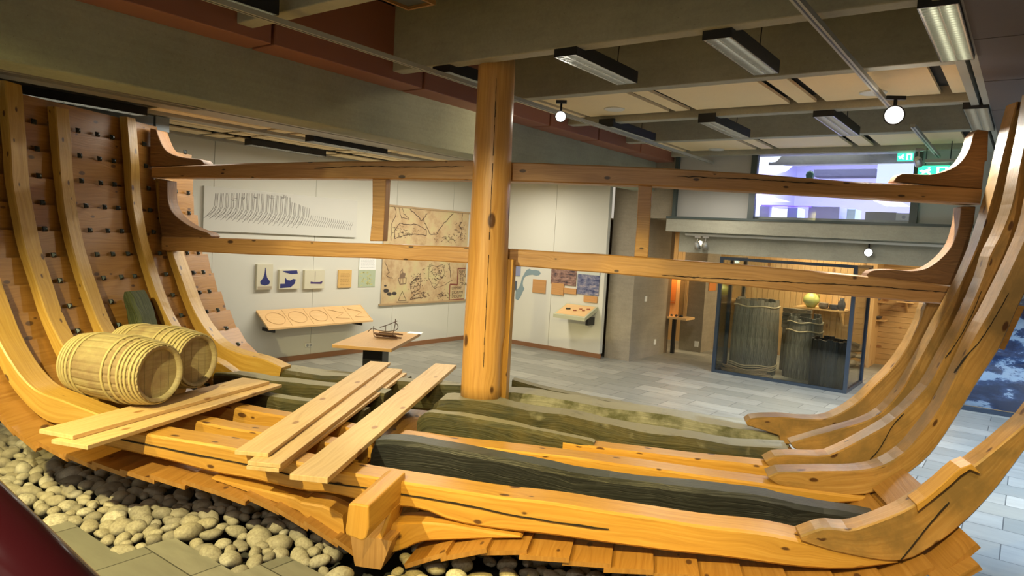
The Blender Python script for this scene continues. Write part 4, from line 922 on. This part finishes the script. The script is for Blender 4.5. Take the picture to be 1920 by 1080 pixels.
def text(s_, size, m, parent, loc, rot, name='lettering'):
    cu = D.curves.new('t', 'FONT'); cu.body = s_; cu.size = size; cu.extrude = .0006; ob = D.objects.new('t', cu); COL.objects.link(ob)
    dg = bpy.context.evaluated_depsgraph_get(); me = D.meshes.new_from_object(ob.evaluated_get(dg)); D.objects.remove(ob); me.materials.clear(); me.materials.append(m)
    o = D.objects.new(name, me); COL.objects.link(o); o.parent = parent; o.location = loc; o.rotation_euler = rot; return o
RW = (R(90), 0, R(90))
for s_, q in (('SEPT', (790, 700)), ('TEN', (795, 738)), ('TRI', (795, 775)), ('ONA', (795, 812)), ('LIVM RE', (722, 850)), ('GIONVM', (722, 890)), ('DESCRIP', (722, 925))):
    y, z = mp([q])[0]; text(s_, .105 if len(s_) > 4 else .12, MATS['sepia_ink'], r, (.0245, y, z), RW)
# sockets
for a, z in ((8.46, .28), (10.6, .25)):
    r = thing('wall_socket', 'white double socket above the baseboard %s' % ('below the slanted desk panel' if a < 9 else 'behind the display table'), 'socket', W(BW, a, z-.04), -TA)
    mb = MB(); mb.box(0.001, .03, 0, .16, 0, .08); mb.build('plate', SOCK, r, bevel=.004)
    for y in (.045, .115): mb = MB(); mb.lathe([(.026, 0), (.03, .004)], 20, M=Matrix.Translation(Vector((.029, y, .04))) @ Matrix.Rotation(R(90), 4, 'Y')); mb.build('outlet', GREYL, r)
# ------------------------------------------------------------------ BACK WALL items (local x = along B, y toward -A is out)
def bwall(name, label, cat, b0, b1, z0, z1, th, m, part_='panel'):
    r = thing(name, label, cat, W(b0, AW, z0), -TA); mb = MB(); mb.box(0, b1-b0, -th, -.001, 0, z1-z0); mb.build(part_, m, r, bevel=.002); return r
OR = wood('veneer_orange', (.45, .22, .07), (.56, .29, .10), (.62, .34, .13), .5, knots=False, bump=.02)
bwall('wooden_text_plate', 'nearly square orange wooden plate left of the landscape photos on the back wall', 'plate', -9.55-.0, -9.17, 1.32, 1.64, .02, OR)
p1_ = mat('brown_landscape_print', (.2, .12, .1), .6); T = NT(p1_); nz = T.n('ShaderNodeTexNoise', {'Vector': T.n('ShaderNodeMapping', {'Vector': T.n('ShaderNodeTexCoord').outputs['Object'], 'Scale': (4, 4, 12)}).outputs[0], 'Scale': 1.5, 'Detail': 9., 'Roughness': .7}).outputs['Fac']
T.l(T.ramp(nz, [(.38, (.03, .025, .04)), (.5, (.22, .12, .09)), (.64, (.42, .26, .20))]), T.b.inputs['Base Color'])
p2_ = mat('blue_landscape_print', (.2, .2, .3), .6); T = NT(p2_); nz = T.n('ShaderNodeTexNoise', {'Vector': T.n('ShaderNodeMapping', {'Vector': T.n('ShaderNodeTexCoord').outputs['Object'], 'Scale': (4, 4, 9)}).outputs[0], 'Scale': 1.5, 'Detail': 9., 'Roughness': .7}).outputs['Fac']
T.l(T.ramp(nz, [(.38, (.03, .04, .12)), (.52, (.16, .17, .26)), (.66, (.42, .36, .36))]), T.b.inputs['Base Color'])
bwall('landscape_photo', 'reddish brown landscape photo on the back wall just under the lower cross beam', 'photo', -9.04, -8.35, 1.57, 2.05, .02, p1_, 'print')
bwall('wooden_text_plate', 'orange wooden plate touching the lower left corner of the brown landscape photo', 'plate', -9.0, -8.66, 1.33, 1.60, .035, OR)
bwall('wooden_text_plate', 'narrow orange wooden plate under the right half of the brown landscape photo', 'plate', -8.65, -8.32, 1.38, 1.51, .03, OR)
r = bwall('landscape_photo', 'blue coastal landscape photo on the back wall beside the concrete pillar', 'photo', -8.31, -7.74, 1.40, 2.0, .02, p2_, 'print')
mb = MB(); mb.box(.0, .57, -.0215, -.02, .46, .6); mb.build('pale_sky', mat('pale_sky_print', (.55, .58, .5), .7), r)
bwall('wooden_text_plate', 'small orange wooden plate below the blue landscape photo', 'plate', -8.11, -7.76, 1.24, 1.38, .03, OR)
# blue-grey map silhouette
r = thing('wall_map_silhouette', 'blue grey map shape of a long coast on the back wall right of the mast', 'wall graphic', W(-10.1, AW, 1.0), -TA)
P = [Ap(*q, AW) for q in cr_(7.714, 940, 480, [(205, 620), (240, 640), (275, 600), (300, 540), (320, 500), (335, 470), (315, 440), (310, 400), (320, 340), (345, 300), (390, 280), (450, 270), (500, 285), (545, 280), (570, 250), (550, 215), (490, 200), (440, 205), (410, 185), (370, 200), (345, 235), (320, 280), (295, 330), (280, 400), (255, 460), (210, 500), (205, 560)])]
mb = MB(); mb.prism([(p.x+10.1, -.004, p.z-1.0) for p in P], (0, .003, 0)); mb.build('map_shape', mat('blue_grey_print', (.22, .30, .32), .7), r)
bwall('small_photo', 'small framed harbour photo at the top left of the blue grey map shape', 'photo', -10.13, -9.94, 1.68, 1.95, .02, mat('small_photo', (.25, .28, .42), .5), 'print')
bwall('small_photo', 'small dark photo left of the blue grey map shape on the back wall', 'photo', -10.12, -10.03, 1.33, 1.55, .02, mat('small_photo2', (.08, .1, .13), .5), 'print')
bwall('small_photo', 'small pinkish sheet low on the back wall directly beside the mast', 'photo', -10.2, -10.08, .84, 1.08, .01, mat('small_photo3', (.5, .38, .28), .6), 'print')
# table-top showcase on the wall
r = thing('wall_showcase', 'shallow glass topped case with small finds mounted low on the back wall', 'showcase', W(-8.56, AW, .86), -TA)
sc = [(-.02, .30), (-.56, .08), (-.56, 0), (-.02, .20)]
mb = MB(); mb.loft([[Vector((x, y, z)) for y, z in sc] for x in (0, .83)]); mb.build('tray', mat('sage_frame', (.45, .45, .30), .5), r)
def sz(y): return .30+.22*(y+.02)/.54
mb = MB(); mb.add([(.04, -.05, sz(-.05)+.003), (.79, -.05, sz(-.05)+.003), (.79, -.52, sz(-.52)+.003), (.04, -.52, sz(-.52)+.003)], [(0, 1, 2, 3)], [[(0, 0), (.7, 0), (.7, .4), (0, .4)]]); mb.build('lining', SHOWM, r)
for i, (x, y, s_, m_) in enumerate(((.22, -.3, .05, 'dark_find'), (.42, -.34, .035, 'red_find'), (.52, -.25, .03, 'red_find'), (.62, -.3, .03, 'red_find'), (.70, -.22, .035, 'red_find'))):
    mb = MB(); mb.tube([(x-s_, y, sz(y)+.02), (x+s_, y+.02, sz(y)+.025)], s_*.4, 8); tag(mb.build('small_find', mat(m_, (.05, .05, .03) if i == 0 else (.35, .12, .06), .7), loc=r.matrix_basis @ Vector((0, 0, 0)) if False else W(-8.56, AW, .86), rot=(0, 0, -TA)),
        'dark round find at the left in the glass topped wall case' if i == 0 else 'reddish find in the glass topped wall case, number %s from the left' % ('two three four five'.split()[i-1]), 'find')
mb = MB(); mb.box(.70, .76, -.3, 0, -.12, .05); mb.build('bracket', BLACK, r)
for k, (q, a) in enumerate((((1181, 543), 14.6), ((1200, 650), 14.9), ((1306, 645), 16.79))):
    p = Ap(*q, a); mb = MB()
    if k < 2: mb.box(0, .02, -.04, .04, -.06, .06); o = mb.build('switch_plate', SOCK, loc=W(-6.995, a+.35*k, (1.38, .33)[k]), rot=(0, 0, -TA))
    else: mb.box(-.05, .05, -.02, 0, -.07, .07); o = mb.build('switch_plate', SOCK, loc=W(p.x, 16.79, p.z), rot=(0, 0, -TA))
    tag(o, ('white switch at hand height on the side of the front concrete pillar', 'white socket low on the side of the front concrete pillar', 'white socket low on the second concrete pillar')[k], 'socket')
# ------------------------------------------------------------------ hanging wooden showcase between the pillars
def q2(px, py, a): return Ap(px, py, a)
a_ = 15.9; p0 = q2(1226, 590, a_); p1 = q2(1288, 590, a_); pt = q2(1230, 470, a_)
r = thing('wooden_showcase', 'open wooden wall showcase with finds between the two concrete pillars', 'showcase', W(p0.x, a_, p0.z), -TA); w = p1.x-p0.x
mb = MB(); mb.box(0, w, -.02, .5, -.05, 0); mb.build('shelf', SHOWM, r); mb = MB(); mb.box(0, .04, 0, .5, 0, 1.3); mb.box(.04, w*.75, .46, .5, 0, 1.3); mb.box(0, w*.75, 0, .5, 1.3, 1.34); mb.build('case', SHOWM, r)
mb = MB(); mb.box(w*.74, w*.76, .0, .5, 0, 1.3); mb.build('side_pane', GLASS, r)
mb = MB(); mb.box(.06, w*.4, .44, .455, .35, 1.2); mb.box(.06, w*.4, .43, .455, .30, .32); mb.build('back_panel', mat('orange_panel', (.62, .22, .05), .6), r)
area(W(p0.x+.35, a_+.15, p0.z+1.25), .3, .3, 9, (1, .6, .25), -TA)
for k, (x, s_) in enumerate(((.22, .06), (.40, .035), (.52, .04), (.66, .04))):
    mb = MB(); mb.lathe([(.0001, 0), (s_, s_*.3), (s_*.9, s_), (s_*.3, s_*1.5), (.0001, s_*1.6)], 14); tag(mb.build('excavated_find', DARKB if k else BLACK, loc=W(p0.x+x, a_+.15, p0.z)), ('largest round dark', 'second dark', 'third dark', 'rightmost dark')[k]+' find from the left on the shelf of the open wooden showcase', 'find')
mb = MB(); mb.box(.45, .53, .1, .18, -p0.z, -.05); mb.build('post', BLACK, r)
# orange lit panel in second gap
p = q2(1320, 545, 17.9); r = thing('orange_text_board', 'orange board on the second concrete pillar beside the glass case', 'sign', W(-6.449, 17.0, 1.55), -TA); mb = MB(); mb.box(0, .02, 0, .5, 0, .7); mb.build('board', MATS['orange_panel'], r)
# ------------------------------------------------------------------ GLASS CASE
cA0, cA1, cB0, cB1, cH = 14.42, 15.95, -5.22, -2.64, 2.45
r = thing('glass_case', 'walk-in size glass case with dark steel frame holding the old barrels', 'showcase', W(cB0, cA0, 0), -TA); w, d_ = cB1-cB0, cA1-cA0
mb = MB()
for x, y in ((0, 0), (w, 0), (0, d_), (w, d_), (0, d_*.42)): mb.box(x-.035, x+.035, y-.035, y+.035, 0, cH)
mb.box(0, w, -.03, .03, 0, .06); mb.box(0, w, -.03, .03, cH-.06, cH); mb.box(-.03, .03, 0, d_, 0, .06); mb.box(w-.03, w+.03, 0, d_, 0, .06); mb.box(-.03, .03, 0, d_, cH-.06, cH); mb.box(w-.03, w+.03, 0, d_, cH-.06, cH)
mb.build('frame', DARKF, r)
for nm, bx in (('front_pane', (.035, w-.035, -.004, .004)), ('side_pane', (-.004, .004, .035, d_-.035)), ('side_pane', (w-.004, w+.004, .035, d_-.035))): mb = MB(); mb.box(*bx, .06, cH-.06); mb.build(nm, GLASS, r)
r2 = thing('glass_door_frame', 'dark steel glazed frame standing behind the right end of the glass case', 'frame', W(-1.55, 16.6, 0), -TA)
mb = MB()
for x in (0, .62, .95): mb.box(x-.035, x+.035, -.035, .035, 0, 2.45)
mb.build('frame', DARKF, r2); mb = MB(); mb.box(.035, .585, -.004, .004, .05, 2.4); mb.build('pane', GLASS, r2)
def tun(b, a, r0, r1, h, m, label, jag=.04, seed=0, hoops=(), n=20, tilt=0):
    t = thing('old_cask', label, 'barrel', W(b, a, 0), -TA); rr_ = random.Random(seed); mb = MB(); 
    for k in range(n):
        a0 = 2*math.pi*k/n+.006; a1 = 2*math.pi*(k+1)/n-.006; hh = h-rr_.uniform(0, jag); NZ = 8; rings = []
        for j in range(NZ+1):
            z = hh*j/NZ; R_ = r0+(r1-r0)*(z/h)+.05*math.sin(math.pi*z/h)*r0; q = []
            for aa, dr in ((a0, 0), ((a0+a1)/2, .008), (a1, 0), (a1, -.03), (a0, -.03)): q.append(Vector(((R_+dr)*math.cos(aa), (R_+dr)*math.sin(aa), z)))
            rings.append(q)
        mb.loft(rings)
    mb.build('staves', m, t, jit=.006)
    for z in hoops:
        R_ = r0+(r1-r0)*(z/h)+.05*math.sin(math.pi*z/h)*r0+.014; mb = MB(); mb.tube([(R_*math.cos(2*math.pi*k/32), R_*math.sin(2*math.pi*k/32), z+.015*math.sin(k)) for k in range(33)], .016, 6, cap=False); mb.build('withy_hoop', mat('withy', (.45, .38, .24), .6), t)
    return t
tun(-4.66, 15.20, .47, .44, 1.60, OLDB, 'tallest grey cask at the left in the glass case', .05, 1, (1.45, .16, .20, .11))
tun(-3.72, 15.50, .37, .32, 1.36, OLDB, 'jagged topped middle cask in the glass case', .16, 2, (1.18, 1.0))
tun(-3.06, 14.88, .34, .34, .98, DARKB, 'lowest and darkest cask at the right in the glass case', .06, 3, ())
mb = MB(); pr2 = random.Random(8)
for k in range(6): mb.tube([(-.45+pr2.uniform(-.05, .05), -.02*k, .03+.03*k), (.1, -.12-.01*k, .03+.02*k), (.5+pr2.uniform(-.1, .1), .03*k, .04+.03*k)], .012, 6)
tag(mb.build('willow_rods', mat('withy2', (.36, .27, .17), .6), loc=W(-4.65, 14.66, .0), rot=(0, 0, -TA)), 'bundle of loose hoop rods at the foot of the tallest cask', 'rods')
# stacked dark wood behind the middle cask
mb = MB()
for k in range(5): mb.box(-.3, .3, 0, .12, .95+.09*k, 1.03+.09*k)
mb.box(-.28, -.2, .02, .1, 0, .95); mb.box(.2, .28, .02, .1, 0, .95)
tag(mb.build('log_wall_piece', OLDB, loc=W(-4.05, 16.05, 0), rot=(0, 0, -TA)), 'piece of old grey stacked wood seen between the two taller casks', 'wood stack')
# pottery shelf
r = thing('pottery_shelf', 'pine wall shelf carrying pottery behind the glass case', 'shelf', W(-4.5, 17.5, 1.31), -TA)
mb = MB(); mb.box(0, 1.1, 0, .8, 0, .035); mb.build('board', SHOWM, r)
for x in (.25, .95): mb = MB(); mb.prism([(x, .78, 0), (x, .3, 0), (x, .78, -.4)], (.04, 0, 0)); mb.build('bracket', SHOWM, r)
def pot(b, a, z, prof, m, label, name='pot', handle=None):
    t = thing(name, label, 'pottery', W(b, a, z)); mb = MB(); mb.lathe(prof, 28); mb.build('body', m, t)
    if handle: mb = MB(); mb.tube([(x, 0, z_) for x, z_ in handle], .014, 8); mb.build('handle', m, t)
    return t
YG = mat('yellow_green_glaze', (.55, .58, .18), .25); DC = mat('dark_clay', (.05, .045, .045), .5); GC = mat('grey_clay', (.22, .18, .15), .6)
pot(-4.14, 17.62, 1.345, [(.09, 0), (.11, .03), (.18, .14), (.18, .22), (.13, .30), (.06, .35), (.065, .38), (.055, .38)], YG, 'round yellow green glazed jug on the pottery shelf', 'jug', [(.06, .36), (.16, .34), (.18, .22)])
pot(-3.85, 17.6, 1.345, [(.05, 0), (.10, .02), (.115, .08), (.10, .12), (.11, .14), (.10, .14)], GC, 'brownish grey bowl beside the yellow green jug')
pot(-3.62, 17.6, 1.345, [(.05, 0), (.10, .02), (.11, .07), (.10, .10), (.11, .12), (.10, .12)], DC, 'dark low bowl in the middle of the pottery shelf')
pot(-3.46, 17.6, 1.345, [(.06, 0), (.085, .08), (.08, .17), (.045, .24), (.05, .29), (.04, .29)], DC, 'tall dark bottle shaped pot at the right end of the shelf')
pot(-3.74, 17.58, 1.345, [(.03, 0), (.05, .01), (.06, .03), (.055, .03)], GC, 'small shallow dish between the two bowls on the pottery shelf')
# right back room: small shelves with bowls, stone heap
for i, (px, py, wd, lab) in enumerate(((1632, 566, .5, 'upper'), (1634, 600, .5, 'lower'), (1700, 568, .35, 'right'))):
    p = Ap(px, py, 18.9); t = thing('small_wall_shelf', {'upper': 'upper small pine shelf right of the glass case', 'lower': 'lower small pine shelf right of the glass case', 'right': 'small pine shelf behind the steel glazed frame'}[lab], 'shelf', W(p.x-.2, 18.8, p.z), -TA)
    mb = MB(); mb.box(0, wd, 0, .4, 0, .03); mb.build('board', SHOWM, t); mb = MB(); mb.prism([(wd/2, .39, 0), (wd/2, .1, 0), (wd/2, .39, -.25)], (.03, 0, 0)); mb.build('bracket', SHOWM, t)
    pot(p.x-.2+wd*.6, 18.93, p.z+.03, [(.04, 0), (.11, .03), (.13, .08), (.12, .08)], DC if i != 0 else GC, {'upper': 'greyish pot on the upper small shelf', 'lower': 'dark shallow bowl on the lower small shelf', 'right': 'dark bowl on the shelf behind the steel glazed frame'}[lab])
for k in range(9):
    p = ZAB(1655+k*4.5, 655, .0); o = D.objects.new('hearth_stone', PM[k]); COL.objects.link(o); s_ = .26+.05*(k % 3); o.scale = (s_*1.3, s_, s_*.8)
    row = k // 4; o.location = W(-2.35+.28*(k % 4)+.12*row, 18.0+.1*row, .10+.17*row); o.rotation_euler = (0, 0, k)
    tag(o, 'grey stone in the heap on the floor of the wood clad back room', 'stone', 'stones heaped in the back room')
mb = MB(); mb.tube([(-.3, 0, .52), (0, .05, .60), (.35, 0, .54)], .05, 10); tag(mb.build('old_timber_piece', OLDB, loc=W(-1.9, 18.0, 0), rot=(0, 0, -TA)), 'dark old timber piece on top of the stone heap', 'timber')
# green glowing sign below balcony
r = thing('passage_sign', 'small glowing pale green sign deep in the passage', 'sign', W(*Ap(1379, 489, 18.0)[:2], Ap(1379, 489, 18.0).z), -TA)
mb = MB(); mb.box(-.10, .10, -.02, .02, -.06, .07); mb.build('lit_panel', mat('sign_white_glow', (.8, .95, .9), .5, emit=(.75, 1, .92), es=3), r)
# ------------------------------------------------------------------ UPPER WINDOW ROOM
LAV = mat('lavender_wall', (.62, .60, .88), .6); WHB = mat('bright_white_board', (.85, .86, .95), .6)
mb = MB(); mb.box(-4.52, -1.80, 14.06, 14.075, 3.245, 4.5); struct('window_2', mb, GLASS)
mb = MB(); mb.box(-5.2, -1.0, 19.4, 19.5, 3.3, 5.3); mb.box(-5.3, -5.2, 14.3, 19.5, 3.3, 5.3); mb.box(-1.1, -1.0, 14.3, 19.5, 3.3, 5.3); mb.box(-5.3, -1.0, 14.3, 19.5, 5.25, 5.3)
struct('wall_shop', mb, LAV)
mb = MB(); mb.box(-4.6, -1.7, 15.0, 15.25, 4.42, 5.2); struct('trim_30', mb, CONC)
area(W(-3.2, 16.3, 5.1), 3.2, 2.6, 210, (.72, .74, 1.), -TA); area(W(-3.6, 15.2, 4.9), 1.5, .6, 50, (.85, .88, 1.), -TA)
def shopbox(nm, lab, cat, q0, q1, a, dep, m, mold=None):
    p0 = Ap(*q0, a); p1 = Ap(*q1, a); t = thing(nm, lab, cat, W(min(p0.x, p1.x), a, min(p0.z, p1.z)), -TA); mb = MB(); mb.box(0, abs(p1.x-p0.x), 0, dep, 0, abs(p1.z-p0.z)); mb.build('body', m, t, bevel=.005); return t, abs(p1.x-p0.x), abs(p1.z-p0.z)
Z6 = lambda x, y: (1400+x/6, 280+y/6)
shopbox('display_plinth', 'large lavender display block in the middle of the lit upper window', 'display stand', Z6(700, 640), Z6(1030, 850), 15.2, .8, mat('lavender_block', (.50, .48, .78), .6))
shopbox('display_plinth', 'pale blue display block right of the lavender one in the lit upper window', 'display stand', Z6(1130, 670), Z6(1210, 850), 15.3, .6, mat('pale_blue_block', (.62, .78, .88), .6))
shopbox('display_plinth', 'pale block at the left end of the lit upper window', 'display stand', Z6(150, 640), Z6(240, 830), 15.2, .6, WHB)
shopbox('display_plinth', 'blue grey block beside the bright goods in the lit upper window', 'display stand', Z6(460, 655), Z6(560, 830), 15.4, .6, MATS['pale_blue_block'])
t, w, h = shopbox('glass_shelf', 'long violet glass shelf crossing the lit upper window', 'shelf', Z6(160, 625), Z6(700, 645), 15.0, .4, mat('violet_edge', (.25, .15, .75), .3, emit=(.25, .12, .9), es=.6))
shopbox('cardboard_box', 'small violet box at the sill of the lit upper window', 'box', Z6(895, 800), Z6(1040, 840), 14.6, .25, mat('violet_box', (.22, .2, .48), .6))
shopbox('cardboard_box', 'small grey violet box at the sill left of the lavender block', 'box', Z6(515, 785), Z6(630, 825), 14.6, .25, mat('greyviolet_box', (.38, .36, .6), .6))
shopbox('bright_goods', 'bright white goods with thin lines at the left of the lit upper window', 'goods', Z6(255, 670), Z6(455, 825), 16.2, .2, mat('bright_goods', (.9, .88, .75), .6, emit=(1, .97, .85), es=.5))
shopbox('dark_cabinet', 'long dark counter at the back of the lit upper window', 'counter', Z6(760, 225), Z6(1450, 300), 16.6, .5, mat('dark_navy_cabinet', (.03, .03, .06), .5))
shopbox('grey_box', 'leftmost of the three grey cases at the right end of the lit upper window', 'case', Z6(1335, 700), Z6(1505, 870), 14.5, .3, mat('grey_case', (.36, .35, .33), .6))
shopbox('grey_box', 'middle one of the three grey cases at the right end of the lit upper window', 'case', Z6(1515, 705), Z6(1670, 880), 14.5, .3, MATS['grey_case'])
t, w, h = shopbox('grey_box', 'white labelled case, rightmost at the right end of the lit upper window', 'case', Z6(1680, 715), Z6(1840, 885), 14.5, .3, mat('white_case', (.62, .62, .55), .6))
mb = MB(); mb.lathe([(.0001, 0), (.035, 0), (.035, .002)], 6, M=Matrix.Translation(Vector((w*.52, -.002, h*.72))) @ Matrix.Rotation(R(90), 4, 'X')); mb.box(w*.25, w*.78, -.004, 0, h*.47, h*.5); mb.box(w*.25, w*.78, -.004, 0, h*.08, h*.1); mb.build('emblem', GREYL, t)
t, w, h = shopbox('light_box', 'tall lit white blue panel at the right of the upper window', 'light box', Z6(1475, 165), Z6(1870, 420), 14.9, .12, mat('lit_blue_panel', (.6, .65, .95), .5, emit=(.62, .68, 1), es=.9))
# curved bright lampshade at left
p = Ap(*Z6(330, 150), 15.3); t = thing('hanging_shade', 'curved bright white hanging shade at the left of the lit upper window', 'lamp', W(p.x, 15.35, p.z), -TA)
mb = MB(); prof = [(.05, -.22), (.22, -.16), (.36, -.02), (.42, .16)]; mb.lathe(prof, 40, cap=False); mb.build('shade', mat('glow_shade', (.9, .93, 1), .5, emit=(.9, .94, 1), es=.9), t)
mb = MB(); mb.tube([(0, 0, .1), (0, 0, .45)], .01); mb.build('cord', BLACK, t)
p = Ap(*Z6(712, 285), 14.8); t = thing('green_globe', 'small dark green round object on the counter above the upper cross beam', 'ornament', W(p.x, 14.8, p.z-.12), -TA); mb = MB(); mb.lathe([(.03, 0), (.07, .04), (.085, .11), (.06, .18), (.0001, .20)], 24); mb.build('body', mat('green_glaze', (.05, .14, .08), .2), t)
# exit signs
GS = mat('exit_green', (.02, .5, .25), .5, emit=(.05, .85, .42), es=1.2); GW = mat('exit_white', (.9, 1, .95), .5, emit=(.9, 1, .95), es=1.8)
def exitsign(q0, q1, a, label):
    p0 = Ap(*q0, a); p1 = Ap(*q1, a); w, h = abs(p1.x-p0.x), abs(p0.z-p1.z); t = thing('exit_sign', label, 'sign', W(min(p0.x, p1.x), a, min(p0.z, p1.z)), -TA)
    mb = MB(); mb.box(0, w, 0, .06, 0, h); mb.build('lit_panel', GS, t); mb = MB(); y = -.003
    def pl(P): mb.prism([(x*w, y, z*h) for x, z in P], (0, .003, 0))
    pl([(.60, .12), (.95, .12), (.95, .88), (.60, .88)]) ; 
    pl([(.30, .78), (.36, .86), (.41, .78), (.36, .70)]); pl([(.24, .62), (.36, .70), (.42, .60), (.36, .42), (.44, .20), (.38, .14), (.28, .36), (.16, .22), (.12, .30), (.24, .44)]); pl([(.04, .5), (.14, .62), (.14, .55), (.22, .55), (.22, .46), (.14, .46), (.14, .38)])
    mb.build('running_figure', GW, t); mb = MB()
    mb.box(.68*w, .87*w, -.006, -.003, .12*h, .75*h); mb.build('door_symbol', GS, t); return t
exitsign((1683, 287), (1711, 301), 14.0, 'green exit sign on the concrete at the right end of the lit upper window')
t = exitsign((1722, 311), (1779, 330), 13.6, 'larger green exit sign just above the right knee timber')
mb = MB(); p = Ap(1722, 311, 13.6); 
for x in (.1, .45): mb.tube([(x, .03, .19), (x, .03, 1.0)], .008, 6)
mb.build('hanger', BLACK, t)
mb = MB(); p0 = Ap(1735, 299, 13.5); mb.box(0, .55, -.03, .03, 0, .05); tag(mb.build('cable_tray', GREYP, loc=W(p0.x, 13.5, p0.z-.05), rot=(0, 0, -TA)), 'small grey cable tray hanging above the larger exit sign', 'tray')
